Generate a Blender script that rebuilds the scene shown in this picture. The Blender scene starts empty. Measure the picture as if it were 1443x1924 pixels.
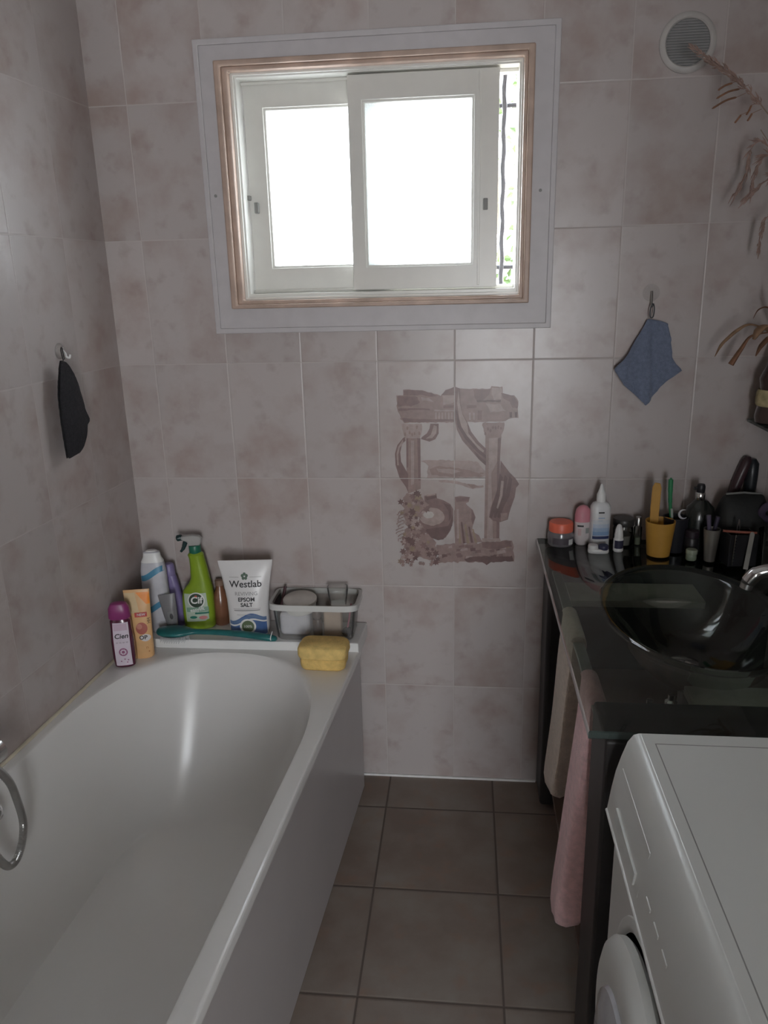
import bpy, bmesh, math, random
from mathutils import Vector, Matrix, noise as mnoise
C = bpy.context.scene.collection
SC = bpy.context.scene
PI = math.pi
rnd = random.Random(7)
SKEW = math.atan(.0715)                     # the left wall and the bath are not quite square to the window wall

# ------------------------------------------------------------------ materials
def lin(c): return tuple(((v/255)/12.92 if v <= 10 else ((v/255+.055)/1.055)**2.4) for v in c)
def ob(r, g, b, k=.45): return tuple(min(.9, v/k) for v in lin((r, g, b)))
MATS = {}
def mat(name, col, rough=.5, metal=0., var=.08, scale=30., bump=0., bscale=None, coat=0., spec=.5, sheen=0., subs=0.):
    if name in MATS: return MATS[name]
    m = bpy.data.materials.new(name); m.use_nodes = True
    nt = m.node_tree; p = nt.nodes['Principled BSDF']
    tc = nt.nodes.new('ShaderNodeTexCoord'); n = nt.nodes.new('ShaderNodeTexNoise'); n.inputs['Scale'].default_value = scale
    n.inputs['Detail'].default_value = 4
    nt.links.new(tc.outputs['Object'], n.inputs['Vector'])
    r = nt.nodes.new('ShaderNodeValToRGB'); e = r.color_ramp.elements
    e[0].position = .3; e[1].position = .7
    e[0].color = tuple(max(0, c*(1-var)) for c in col)+(1,); e[1].color = tuple(min(1, c*(1+var)) for c in col)+(1,)
    nt.links.new(n.outputs['Fac'], r.inputs['Fac']); nt.links.new(r.outputs['Color'], p.inputs['Base Color'])
    p.inputs['Roughness'].default_value = rough; p.inputs['Metallic'].default_value = metal
    p.inputs['Coat Weight'].default_value = coat; p.inputs['Specular IOR Level'].default_value = spec
    p.inputs['Sheen Weight'].default_value = sheen
    if bump:
        b = nt.nodes.new('ShaderNodeBump'); b.inputs['Strength'].default_value = bump; b.inputs['Distance'].default_value = .002
        n2 = nt.nodes.new('ShaderNodeTexNoise'); n2.inputs['Scale'].default_value = bscale or scale; n2.inputs['Detail'].default_value = 5
        nt.links.new(tc.outputs['Object'], n2.inputs['Vector'])
        nt.links.new(n2.outputs['Fac'], b.inputs['Height']); nt.links.new(b.outputs['Normal'], p.inputs['Normal'])
    MATS[name] = m; return m

def clear(name, tint, haze=0., hazecol=(.8, .8, .8), rough=.03, ior=1.5):
    """clear glass or plastic: transmits, mirrors by Fresnel, with an optional milky share"""
    if name in MATS: return MATS[name]
    m = bpy.data.materials.new(name); m.use_nodes = True; nt = m.node_tree; nt.nodes.clear()
    out = nt.nodes.new('ShaderNodeOutputMaterial')
    t = nt.nodes.new('ShaderNodeBsdfTransparent')
    ns = nt.nodes.new('ShaderNodeTexNoise'); ns.inputs['Scale'].default_value = 15
    rr = nt.nodes.new('ShaderNodeValToRGB')
    rr.color_ramp.elements[0].color = tuple(c*.97 for c in tint)+(1,); rr.color_ramp.elements[1].color = tuple(tint)+(1,)
    nt.links.new(ns.outputs['Fac'], rr.inputs['Fac']); nt.links.new(rr.outputs['Color'], t.inputs['Color'])
    d = nt.nodes.new('ShaderNodeBsdfDiffuse'); d.inputs['Color'].default_value = tuple(hazecol)+(1,)
    mx = nt.nodes.new('ShaderNodeMixShader'); mx.inputs[0].default_value = haze
    nt.links.new(t.outputs[0], mx.inputs[1]); nt.links.new(d.outputs[0], mx.inputs[2])
    g = nt.nodes.new('ShaderNodeBsdfGlossy'); g.inputs['Roughness'].default_value = rough
    lw = nt.nodes.new('ShaderNodeFresnel'); lw.inputs['IOR'].default_value = ior
    mx2 = nt.nodes.new('ShaderNodeMixShader')
    nt.links.new(lw.outputs[0], mx2.inputs[0]); nt.links.new(mx.outputs[0], mx2.inputs[1]); nt.links.new(g.outputs[0], mx2.inputs[2])
    nt.links.new(mx2.outputs[0], out.inputs['Surface'])
    MATS[name] = m; return m

def frosted(name):
    m = bpy.data.materials.new(name); m.use_nodes = True; nt = m.node_tree; nt.nodes.clear()
    out = nt.nodes.new('ShaderNodeOutputMaterial')
    t = nt.nodes.new('ShaderNodeBsdfTransparent'); t.inputs['Color'].default_value = (.95, .97, .97, 1)
    d = nt.nodes.new('ShaderNodeBsdfTranslucent'); d.inputs['Color'].default_value = (.9, .93, .95, 1)
    ns = nt.nodes.new('ShaderNodeTexNoise'); ns.inputs['Scale'].default_value = 220; ns.inputs['Detail'].default_value = 2
    tc = nt.nodes.new('ShaderNodeTexCoord'); nt.links.new(tc.outputs['Object'], ns.inputs['Vector'])
    mr = nt.nodes.new('ShaderNodeMapRange'); mr.inputs[3].default_value = .5; mr.inputs[4].default_value = .9
    nt.links.new(ns.outputs['Fac'], mr.inputs[0])
    mx = nt.nodes.new('ShaderNodeMixShader'); nt.links.new(mr.outputs[0], mx.inputs[0])
    nt.links.new(t.outputs[0], mx.inputs[1]); nt.links.new(d.outputs[0], mx.inputs[2])
    g = nt.nodes.new('ShaderNodeBsdfGlossy'); g.inputs['Roughness'].default_value = .25
    mx2 = nt.nodes.new('ShaderNodeMixShader'); mx2.inputs[0].default_value = .05
    nt.links.new(mx.outputs[0], mx2.inputs[1]); nt.links.new(g.outputs[0], mx2.inputs[2])
    nt.links.new(mx2.outputs[0], out.inputs['Surface'])
    MATS[name] = m; return m

def tiles(name, axis, w, h, offu, offv, base, blotch, dark, grout, gw=.0016, rough=.3, vaxis='Z', nscale=7., groutdepth=.5, blot=(.46, .72), tilevar=.07):
    """stone-look glazed tiles; axis/vaxis say which object coordinates run along the tile"""
    m = bpy.data.materials.new(name); m.use_nodes = True; nt = m.node_tree; L = nt.links
    p = nt.nodes['Principled BSDF']; N = nt.nodes.new
    tc = N('ShaderNodeTexCoord'); sp = N('ShaderNodeSeparateXYZ'); L.new(tc.outputs['Object'], sp.inputs[0])
    def mth(op, a, b=None):
        n = N('ShaderNodeMath'); n.operation = op
        for i, q in enumerate((a, b)):
            if q is None: continue
            if isinstance(q, (int, float)): n.inputs[i].default_value = q
            else: L.new(q, n.inputs[i])
        return n.outputs[0]
    u = mth('DIVIDE', mth('SUBTRACT', sp.outputs[axis], offu), w); v = mth('DIVIDE', mth('SUBTRACT', sp.outputs[vaxis], offv), h)
    iu, iv = mth('FLOOR', u), mth('FLOOR', v)
    fu, fv = mth('SUBTRACT', u, iu), mth('SUBTRACT', v, iv)
    du = mth('MULTIPLY', mth('MINIMUM', fu, mth('SUBTRACT', 1., fu)), w); dv = mth('MULTIPLY', mth('MINIMUM', fv, mth('SUBTRACT', 1., fv)), h)
    dist = mth('MINIMUM', du, dv)
    cm = N('ShaderNodeCombineXYZ'); L.new(iu, cm.inputs[0]); L.new(iv, cm.inputs[1])
    wn = N('ShaderNodeTexWhiteNoise'); wn.noise_dimensions = '2D'; L.new(cm.outputs[0], wn.inputs['Vector'])
    sc = N('ShaderNodeVectorMath'); sc.operation = 'SCALE'; sc.inputs['Scale'].default_value = 9.; L.new(wn.outputs['Color'], sc.inputs[0])
    ad = N('ShaderNodeVectorMath'); L.new(tc.outputs['Object'], ad.inputs[0]); L.new(sc.outputs[0], ad.inputs[1])
    n1 = N('ShaderNodeTexNoise'); n1.inputs['Scale'].default_value = nscale; n1.inputs['Detail'].default_value = 5; n1.inputs['Roughness'].default_value = .55
    L.new(ad.outputs[0], n1.inputs['Vector'])
    r1 = N('ShaderNodeValToRGB'); e = r1.color_ramp.elements
    e[0].position = blot[0]; e[0].color = tuple(base)+(1,); e[1].position = blot[1]; e[1].color = tuple(blotch)+(1,)
    L.new(n1.outputs['Fac'], r1.inputs['Fac'])
    n2 = N('ShaderNodeTexNoise'); n2.inputs['Scale'].default_value = nscale*2.7; n2.inputs['Detail'].default_value = 4
    L.new(ad.outputs[0], n2.inputs['Vector'])
    r2 = N('ShaderNodeValToRGB'); e = r2.color_ramp.elements
    e[0].position = .56; e[0].color = (0, 0, 0, 1); e[1].position = .8; e[1].color = (.6, .6, .6, 1)
    L.new(n2.outputs['Fac'], r2.inputs['Fac'])
    mx = N('ShaderNodeMix'); mx.data_type = 'RGBA'; L.new(r2.outputs['Color'], mx.inputs['Factor'])
    L.new(r1.outputs['Color'], mx.inputs['A']); mx.inputs['B'].default_value = tuple(dark)+(1,)
    tv = N('ShaderNodeMapRange'); tv.inputs[3].default_value = 1-tilevar; tv.inputs[4].default_value = 1+tilevar; L.new(wn.outputs['Value'], tv.inputs[0])
    ms = N('ShaderNodeVectorMath'); ms.operation = 'SCALE'; L.new(mx.outputs['Result'], ms.inputs[0]); L.new(tv.outputs[0], ms.inputs['Scale'])
    gm = N('ShaderNodeMapRange'); gm.inputs[1].default_value = gw*.7; gm.inputs[2].default_value = gw*1.3; gm.inputs[3].default_value = 1; gm.inputs[4].default_value = 0
    L.new(dist, gm.inputs[0])
    mg = N('ShaderNodeMix'); mg.data_type = 'RGBA'; L.new(gm.outputs[0], mg.inputs['Factor'])
    L.new(ms.outputs[0], mg.inputs['A']); mg.inputs['B'].default_value = tuple(grout)+(1,)
    L.new(mg.outputs['Result'], p.inputs['Base Color'])
    rg = N('ShaderNodeMapRange'); rg.inputs[3].default_value = rough; rg.inputs[4].default_value = .8; L.new(gm.outputs[0], rg.inputs[0])
    L.new(rg.outputs[0], p.inputs['Roughness'])
    hb = N('ShaderNodeMapRange'); hb.inputs[1].default_value = gw*.5; hb.inputs[2].default_value = gw*2.4; L.new(dist, hb.inputs[0])
    h2 = mth('ADD', hb.outputs[0], mth('MULTIPLY', n2.outputs['Fac'], .25))
    b = N('ShaderNodeBump'); b.inputs['Strength'].default_value = groutdepth; b.inputs['Distance'].default_value = .0012
    L.new(h2, b.inputs['Height']); L.new(b.outputs['Normal'], p.inputs['Normal'])
    MATS[name] = m; return m

# ------------------------------------------------------------------ mesh building
class B:
    def __init__(s): s.v, s.f, s.m = [], [], []
    def add(s, vs, fs, mi=0):
        o = len(s.v); s.v += [Vector(v) for v in vs]
        for f in fs: s.f.append([i+o for i in f]); s.m.append(mi)
        return s
    def box(s, x0, x1, y0, y1, z0, z1, mi=0):
        vs = [(x, y, z) for z in (z0, z1) for y in (y0, y1) for x in (x0, x1)]
        return s.add(vs, [(0, 2, 3, 1), (4, 5, 7, 6), (0, 1, 5, 4), (2, 6, 7, 3), (0, 4, 6, 2), (1, 3, 7, 5)], mi)
    def frame(s, o, i, y0, y1, mi=0):
        """rectangular ring in the xz plane: o and i are (x0,x1,z0,z1)"""
        R = lambda r, y: [(r[0], y, r[2]), (r[1], y, r[2]), (r[1], y, r[3]), (r[0], y, r[3])]
        vs = R(o, y0)+R(i, y0)+R(o, y1)+R(i, y1); fs = []
        for k in range(4):
            j = (k+1) % 4
            fs += [(k, j, 4+j, 4+k), (8+j, 8+k, 12+k, 12+j), (j, k, 8+k, 8+j), (4+k, 4+j, 12+j, 12+k)]
        return s.add(vs, fs, mi)
    def loft(s, rings, mi=0, cap0=True, cap1=True, closed=False):
        n = len(rings[0]); vs = [p for r in rings for p in r]; fs = []
        K = len(rings)
        for a in range(K if closed else K-1):
            b = (a+1) % K
            for i in range(n):
                j = (i+1) % n; fs.append((a*n+i, a*n+j, b*n+j, b*n+i))
        if not closed:
            if cap0: fs.append(tuple(reversed(range(n))))
            if cap1: fs.append(tuple((K-1)*n+i for i in range(n)))
        return s.add(vs, fs, mi)
    def lathe(s, prof, n=32, mi=0, cx=0., cy=0., sx=1., sy=1., cap0=True, cap1=True):
        return s.loft([[(cx+max(r, 1e-5)*sx*math.cos(2*PI*i/n), cy+max(r, 1e-5)*sy*math.sin(2*PI*i/n), z) for i in range(n)] for r, z in prof], mi, cap0, cap1)
    def tube(s, pts, r, n=10, mi=0, closed=False, flat=1.):
        P = [Vector(p) for p in pts]; K = len(P); rings = []; up = None
        for k in range(K):
            if closed: t = P[(k+1) % K]-P[k-1]
            else: t = P[min(k+1, K-1)]-P[max(k-1, 0)]
            t.normalize()
            if up is None:
                up = Vector((0, 0, 1)) if abs(t.z) < .9 else Vector((0, 1, 0))
            a = t.cross(up).normalized(); up = a.cross(t).normalized()
            rr = r[k] if isinstance(r, (list, tuple)) else r
            rings.append([P[k]+a*(rr*math.cos(2*PI*i/n))+up*(rr*flat*math.sin(2*PI*i/n)) for i in range(n)])
        return s.loft(rings, mi, closed=closed)
    def prism(s, poly, y0, y1, mi=0):
        """polygon given in (x, z), extruded along y"""
        n = len(poly)
        vs = [(x, y0, z) for x, z in poly]+[(x, y1, z) for x, z in poly]
        return s.add(vs, [tuple(range(n)), tuple(reversed(range(n, 2*n)))]+[(i, i+n, (i+1) % n+n, (i+1) % n) for i in range(n)], mi)
    def xf(s, M):
        s.v = [M @ v for v in s.v]; return s

def obj(name, b, mats, parent=None, loc=(0, 0, 0), rot=(0, 0, 0), bevel=0., seg=2, ang=38, sub=0, world=False, flatshade=False, fix=True):
    me = bpy.data.meshes.new(name)
    off = Vector((0, 0, 0))
    if world and parent is not None: off = Vector(parent.location)
    me.from_pydata([v-off for v in b.v], [], b.f)
    if not isinstance(mats, (list, tuple)): mats = [mats]
    for m in mats: me.materials.append(m)
    me.polygons.foreach_set('material_index', b.m)
    bm = bmesh.new(); bm.from_mesh(me)
    if fix: bmesh.ops.recalc_face_normals(bm, faces=bm.faces)
    bm.normal_update()
    for e in bm.edges:
        if len(e.link_faces) == 2: e.smooth = e.calc_face_angle(0) < math.radians(ang)
    for f in bm.faces:                      # a face with only sharp edges is flat
        f.smooth = not flatshade and any(e.smooth and len(e.link_faces) == 2 for e in f.edges)
    bm.to_mesh(me); bm.free(); me.update()
    o = bpy.data.objects.new(name, me); C.objects.link(o); o.location = loc; o.rotation_euler = rot
    if parent is not None: o.parent = parent
    if bevel:
        md = o.modifiers.new('edge', 'BEVEL'); md.width = bevel; md.segments = seg; md.limit_method = 'ANGLE'; md.angle_limit = math.radians(40)
    if sub:
        md = o.modifiers.new('smooth', 'SUBSURF'); md.levels = sub; md.render_levels = sub
    return o
def tag(o, label, cat, group=None, kind=None):
    o['label'] = label; o['category'] = cat
    if group: o['group'] = group
    if kind: o['kind'] = kind
    return o
def thing(name, label, cat, loc=(0, 0, 0), rz=0., group=None, kind=None, rot=None):
    o = bpy.data.objects.new(name, None); C.objects.link(o); o.location = loc; o.rotation_euler = rot or (0, 0, rz); o.empty_display_size = .05
    return tag(o, label, cat, group, kind)

# bottles and tubes: stacked superellipse sections (z, half width, half depth, exponent[, x shift])
def ring(z, a, b, n, N=44, dx=0.):
    r = []
    for i in range(N):
        t = 2*PI*i/N; c, s_ = math.cos(t), math.sin(t)
        r.append((dx+a*math.copysign(abs(c)**(2/n), c), b*math.copysign(abs(s_)**(2/n), s_), z))
    return r
def bottle(b, secs, mi=0, N=44):
    return b.loft([ring(q[0], q[1], q[2], q[3], N, q[4] if len(q) > 4 else 0.) for q in secs], mi)
def front(secs):
    """surface point of a bottle's camera-facing side at width u, height z, lifted by eps"""
    def f(u, z, eps=.0004):
        for p, q in zip(secs, secs[1:]):
            if p[0] <= z <= q[0] or q is secs[-1]:
                t = min(1, max(0, (z-p[0])/max(1e-6, q[0]-p[0])))
                a, bb, n = (p[k]+(q[k]-p[k])*t for k in (1, 2, 3))
                dx = (p[4] if len(p) > 4 else 0)*(1-t)+(q[4] if len(q) > 4 else 0)*t
                w = max(0., 1-min(1, abs((u-dx)/a))**n)**(1/n)
                return Vector((u, -bb*w-eps, z))
        return Vector((u, -eps, z))
    return f
def patch(b, surf, lo, hi, z0, z1, mi=0, nu=12, nz=14, eps=.0004):
    """printed label area between lo(z) and hi(z)"""
    fl = lo if callable(lo) else (lambda z: lo); fh = hi if callable(hi) else (lambda z: hi)
    vs = []
    for k in range(nz+1):
        z = z0+(z1-z0)*k/nz
        for i in range(nu+1):
            u = fl(z)+(fh(z)-fl(z))*i/nu; vs.append(surf(u, z, eps))
    fs = [(k*(nu+1)+i, k*(nu+1)+i+1, (k+1)*(nu+1)+i+1, (k+1)*(nu+1)+i) for k in range(nz) for i in range(nu)]
    return b.add(vs, fs, mi)
def disc(b, surf, cu, cz, ru, rz, mi=0, n=28, eps=.0006, r0=0.):
    K = 4; vs = []; fs = []
    for k in range(K+1):
        q = r0+(1-r0)*k/K
        vs += [surf(cu+ru*q*math.cos(2*PI*i/n), cz+rz*q*math.sin(2*PI*i/n), eps) for i in range(n)]
    for k in range(K):
        for i in range(n): fs.append((k*n+i, k*n+(i+1) % n, (k+1)*n+(i+1) % n, (k+1)*n+i))
    return b.add(vs, fs, mi)
def text(b, surf, s, size, cu, cz, mi=0, eps=.0009, wid=1., rot=0., shear=0., bold=0.):
    cv = bpy.data.curves.new('lettering', 'FONT'); cv.body = s; cv.size = size; cv.align_x = 'CENTER'; cv.align_y = 'CENTER'; cv.resolution_u = 3; cv.shear = shear; cv.offset = bold
    o = bpy.data.objects.new('lettering', cv); C.objects.link(o)
    dg = bpy.context.evaluated_depsgraph_get(); dg.update()
    me = o.evaluated_get(dg).to_mesh()
    c, s_ = math.cos(rot), math.sin(rot)
    vs = []
    for v in me.vertices:
        x, y = v.co.x*wid, v.co.y
        vs.append(surf(cu+x*c-y*s_, cz+x*s_+y*c, eps))
    b.add(vs, [tuple(p.vertices) for p in me.polygons], mi)
    o.evaluated_get(dg).to_mesh_clear(); bpy.data.objects.remove(o); bpy.data.curves.remove(cv)
    return b

# ------------------------------------------------------------------ common materials
TW, TH = .213, .3333
tcol = dict(base=(.435, .392, .380), blotch=(.350, .278, .254), dark=(.28, .208, .184), grout=(.47, .428, .412), gw=.0012, tilevar=.045, groutdepth=.35)
M_wall_x = tiles('wall_tile_back', 0, TW, TH, 0., 0., **tcol)
M_wall_l = tiles('wall_tile_left', 1, TW, TH, -.205, 0., **tcol)
M_wall_r = tiles('wall_tile_right', 1, TW, TH, 0., 0., **tcol)
M_floor = tiles('floor_tile', 0, .3273, .3273, 1.1885, -.1596, (.20, .152, .122), (.26, .225, .195), (.27, .155, .10), (.11, .085, .07), gw=.0026, rough=.42, vaxis='Y', nscale=6., groutdepth=.6, blot=(.4, .7), tilevar=.05)
M_ceil = mat('ceiling_paint', (.58, .56, .535), .8, bump=.1, scale=60)
M_upvc = mat('white_upvc', (.66, .65, .61), .3, var=.02)
M_trim = mat('white_casing', (.48, .455, .463), .45, var=.04)
M_wood = mat('stained_pine', (.43, .315, .255), .45, var=.2, scale=14, bump=.2, bscale=60)
M_frost = frosted('frosted_glass')
M_iron = mat('grille_iron', (.035, .035, .04), .6, bump=.6, bscale=150)
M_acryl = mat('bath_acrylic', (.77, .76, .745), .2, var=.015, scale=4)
M_apron = mat('bath_panel_shaded', (.47, .445, .445), .3, var=.03, scale=5)  # white acrylic like the bath, its shade put into this greyer colour
M_white = mat('white_plastic', (.75, .75, .74), .35, var=.02)
M_enam = mat('white_enamel', (.72, .73, .71), .3, var=.015, scale=6, coat=.1)
M_chrome = mat('chrome', (.75, .75, .75), .12, 1., var=.03)
M_chromed = mat('worn_chrome', (.45, .45, .44), .3, 1., var=.1)
M_black = mat('black_plastic', (.018, .017, .02), .4, var=.2)
M_dark = mat('dark_wood', (.022, .019, .019), .45, var=.3, scale=12)
M_grey = mat('grey_plastic', (.22, .22, .21), .5)
M_ink = mat('black_ink', (.03, .028, .03), .6)
M_glass = clear('clear_glass', (.86, .88, .86))
M_plastic = clear('clear_plastic', (.985, .985, .975), ior=1.3, haze=.08, hazecol=(.72, .71, .69), rough=.12)
M_gtop = clear('green_glass', (.89, .925, .89), haze=.06, hazecol=(.10, .14, .12), rough=.02)
M_gedge = clear('green_glass_edge', (.18, .26, .23), haze=.4, hazecol=(.10, .14, .13), rough=.1)

# ------------------------------------------------------------------ setting
def struct(name, b, m, label, cat, **k):
    o = obj(name, b, m, **k); return tag(o, label, cat, kind='structure')
HX0, HX1, HZ0, HZ1 = .475, 1.247, 1.492, 2.074            # window opening
WX0, WX1, CZ = -.05, 2.1, 2.45
b = B()
b.box(WX0, HX0, 0, .2, -.1, CZ+.1); b.box(HX1, WX1, 0, .2, -.1, CZ+.1); b.box(HX0, HX1, 0, .2, -.1, HZ0); b.box(HX0, HX1, 0, .2, HZ1, CZ+.1)
struct('wall_back', b, M_wall_x, 'window wall of blotchy pinkish-grey portrait tiles', 'wall')
b = B().box(-.12, 0, -3.0, .05, -.1, CZ+.1)
struct('wall_left', b, M_wall_l, 'tiled wall along the bath, same blotchy pinkish-grey tiles', 'wall', loc=(.109, 0, 0), rot=(0, 0, -SKEW))
b = B().box(1.985, 2.1, -2.85, 0, -.1, CZ+.1)
struct('wall_right', b, M_wall_r, 'tiled wall behind the washbasin and washing machine', 'wall')
DX0, DX1, DZ = .80, 1.62, 2.05
b = B()
b.box(-.35, DX0, -2.85, -2.75, -.1, CZ+.1); b.box(DX1, 2.1, -2.85, -2.75, -.1, CZ+.1); b.box(DX0, DX1, -2.85, -2.75, DZ, CZ+.1)
struct('wall_front', b, M_wall_x, 'tiled wall with an added doorway behind the viewer', 'wall')
b = B().box(-.4, 2.3, -4.4, .1, -.12, 0)
struct('floor', b, M_floor, 'mottled brown square floor tiles between bath and washbasin', 'floor')
b = B().box(-.4, 2.3, -4.4, .1, CZ, CZ+.12)
struct('ceiling', b, M_ceil, 'plain pale ceiling', 'ceiling')
M_hall = mat('hall_paint', (.72, .69, .62), .85, scale=20)  # doorway and hall window are unseen, added to bring daylight from behind the viewer
struct('wall_hall_left', B().box(-.4, -.3, -4.4, -2.85, 0, CZ), M_hall, 'painted hall wall beyond the doorway, bath side', 'wall')
struct('wall_hall_right', B().box(2.1, 2.2, -4.4, -2.85, 0, CZ), M_hall, 'painted hall wall beyond the doorway, washbasin side', 'wall')
b = B(); b.box(-.4, 1.1, -4.5, -4.4, 0, CZ); b.box(2.0, 2.2, -4.5, -4.4, 0, CZ); b.box(1.1, 2.0, -4.5, -4.4, 0, .35); b.box(1.1, 2.0, -4.5, -4.4, 1.85, CZ)
struct('wall_hall_end', b, M_hall, 'painted hall wall with the added window, facing the doorway', 'wall')
w2 = thing('added_hall_window', 'unseen hall window, added to let in light behind the viewer', 'window', (1.55, -4.45, .35), kind='structure')
b = B().frame((1.101, 1.999, .351, 1.849), (1.15, 1.95, .40, 1.80), -4.48, -4.42); b.box(1.53, 1.57, -4.475, -4.425, .40, 1.80); obj('frame', b, M_upvc, w2, world=True, bevel=.003)
struct('door_1', B().frame((DX0-.06, DX1+.06, -.02, DZ+.06), (DX0, DX1, -.03, DZ), -2.87, -2.735), M_white, 'white door lining around the added open doorway', 'doorway', bevel=.004)
b = B().box(.76, 1.325, -.006, -.0005, .0, .007)
struct('trim_1', b, mat('white_silicone', (.75, .74, .72), .5), 'thin white sealant line between window wall and floor', 'sealant')
# window casing and moulding
b = B(); b.frame((.412, 1.312, 1.423, 2.131), (.458, 1.258, 1.483, 2.086), -.009, .0); b.frame((.405, 1.319, 1.416, 2.138), (.419, 1.305, 1.430, 2.124), -.014, .0)
o = struct('trim_2', b, M_trim, 'flat white casing around the window on the tiles', 'window casing', bevel=.002)
for x, z in ((.434, 1.772), (1.281, 1.757)):
    s = B().lathe([(.004, 0), (.004, .0015), (.001, .002)], 12).xf(Matrix.Rotation(PI/2, 4, 'X'))
    obj('screw', s, M_grey, o, loc=(x, -.009, z))
b = B(); b.frame((.457, 1.259, 1.482, 2.087), (.474, 1.243, 1.493, 2.074), -.024, .03); b.frame((.473, 1.244, 1.492, 2.075), (.489, 1.234, 1.503, 2.064), -.012, .03)
struct('trim_3', b, M_wood, 'light brown wooden moulding just inside the white window casing', 'window moulding', bevel=.004, seg=3)
w = thing('window_1', 'white sliding window with two frosted sashes, slid open on one side', 'window', (.86, .06, 1.49), kind='structure')
b = B(); b.frame((HX0+.001, HX1-.001, HZ0+.001, HZ1-.001), (.502, 1.224, 1.520, 2.054), .02, .13); b.frame((.488, 1.236, 1.502, 2.066), (.497, 1.229, 1.511, 2.058), .012, .03)
b.box(.502, 1.224, .0645, .0675, 1.520, 1.53); b.box(.502, 1.224, .0645, .0675, 2.046, 2.054)
obj('frame', b, M_upvc, w, world=True, bevel=.002)
def sash(o, g, y0, y1):
    b = B().frame(o, g, y0, y1); gi = (g[0]+.006, g[1]-.006, g[2]+.006, g[3]-.006)
    b.frame((g[0]-.004, g[1]+.004, g[2]-.004, g[3]+.004), gi, y0+.006, y1-.006)
    s = obj('sash', b, M_upvc, w, world=True, bevel=.0015)
    p = B().box(gi[0]-.004, gi[1]+.004, (y0+y1)/2-.002, (y0+y1)/2+.002, gi[2]-.004, gi[3]+.004)
    q = obj('pane', p, M_frost, None); q.location = (0, 0, 0); q.parent = s; q.location = -Vector(w.location)
    return s
s1 = sash((.789, 1.176, 1.524, 2.051), (.825, 1.113, 1.582, 1.992), .032, .062)
s2 = sash((.504, .883, 1.524, 2.051), (.556, .836, 1.587, 1.992), .070, .100)
bb = B().box(1.124, 1.130, .0285, .0325, 1.53, 2.045); obj('bead', bb, M_upvc, w, world=True, bevel=.001)
for x, z, y in ((1.144, 1.732, .032), (.524, 1.745, .070)):
    l = B().box(x-.006, x+.006, y-.012, y, z-.014, z+.014); obj('latch', l, M_grey, w, world=True, bevel=.002)
l = B().box(.499, .509, .055, .07, 1.765, 1.777); obj('stop', l, M_grey, w, world=True, bevel=.001)

# outside: grille, ground, bushes
g = thing('window_grille', 'dark iron bars outside the window, seen through the open gap', 'grille', (.86, .215, 1.45))
for x in (.535, .667, .80, .933, 1.065, 1.196):
    pts = [(x+.0015*math.sin(k*1.3), .215+.0015*math.cos(k*1.3), 1.38+.8*k/40) for k in range(41)]
    obj('bar', B().tube(pts, [.0065+.001*(k % 2) for k in range(41)], 8), M_iron, g, world=True)
for z in (2.0, 1.576):
    obj('cross_rail', B().tube([(.36, .228, z), (.9, .228, z), (1.36, .228, z)], .006, 8), M_iron, g, world=True)
struct('ground', B().box(-6, 8, .2, 14, -.3, -.1), mat('gravel', (.42, .38, .33), .9, bump=.6, scale=8), 'bright ground outside the window', 'ground')
M_leaf = mat('leaf_green', (.045, .085, .02), .55, var=.4, scale=9)
M_bark = mat('twig_brown', (.16, .11, .07), .8)
def bush(name, label, cx, cy, z0, z1, sp, n, seed):
    r = random.Random(seed); t = thing(name, label, 'bush', (cx, cy, -.1))
    st = B(); lf = B()
    for k in range(9):
        a = r.uniform(0, 2*PI); top = Vector((cx+sp*math.cos(a)*r.uniform(.2, 1), cy+sp*math.sin(a)*r.uniform(.2, 1), r.uniform(z0+.4, z1)))
        base = Vector((cx+.05*math.cos(a), cy+.05*math.sin(a), -.1)); pts = [base.lerp(top, q/6)+Vector((0, 0, .08*math.sin(PI*q/6))) for q in range(7)]
        st.tube(pts, [.012-.0014*q for q in range(7)], 6)
        for i in range(n):
            q = r.uniform(.3, 1); c = base.lerp(top, q)+Vector((r.gauss(0, .09), r.gauss(0, .09), r.gauss(0, .07)))
            d = Vector((r.gauss(0, 1), r.gauss(0, 1), r.gauss(-.2, .6))).normalized(); e = d.cross(Vector((r.gauss(0, 1), r.gauss(0, 1), r.gauss(0, 1)))).normalized()
            L, W = r.uniform(.035, .07), r.uniform(.010, .02); nn = d.cross(e)*.006
            lf.add([c, c+d*L*.4+e*W+nn, c+d*L, c+d*L*.4-e*W+nn], [(0, 1, 2, 3)])
    obj('stem', st, M_bark, t, world=True); obj('foliage', lf, M_leaf, t, world=True, flatshade=True, fix=False)
bush('bush', 'sunlit leafy bush outside the gap beside the open sash', 1.34, 1.45, .9, 2.55, .22, 110, 3)

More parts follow.
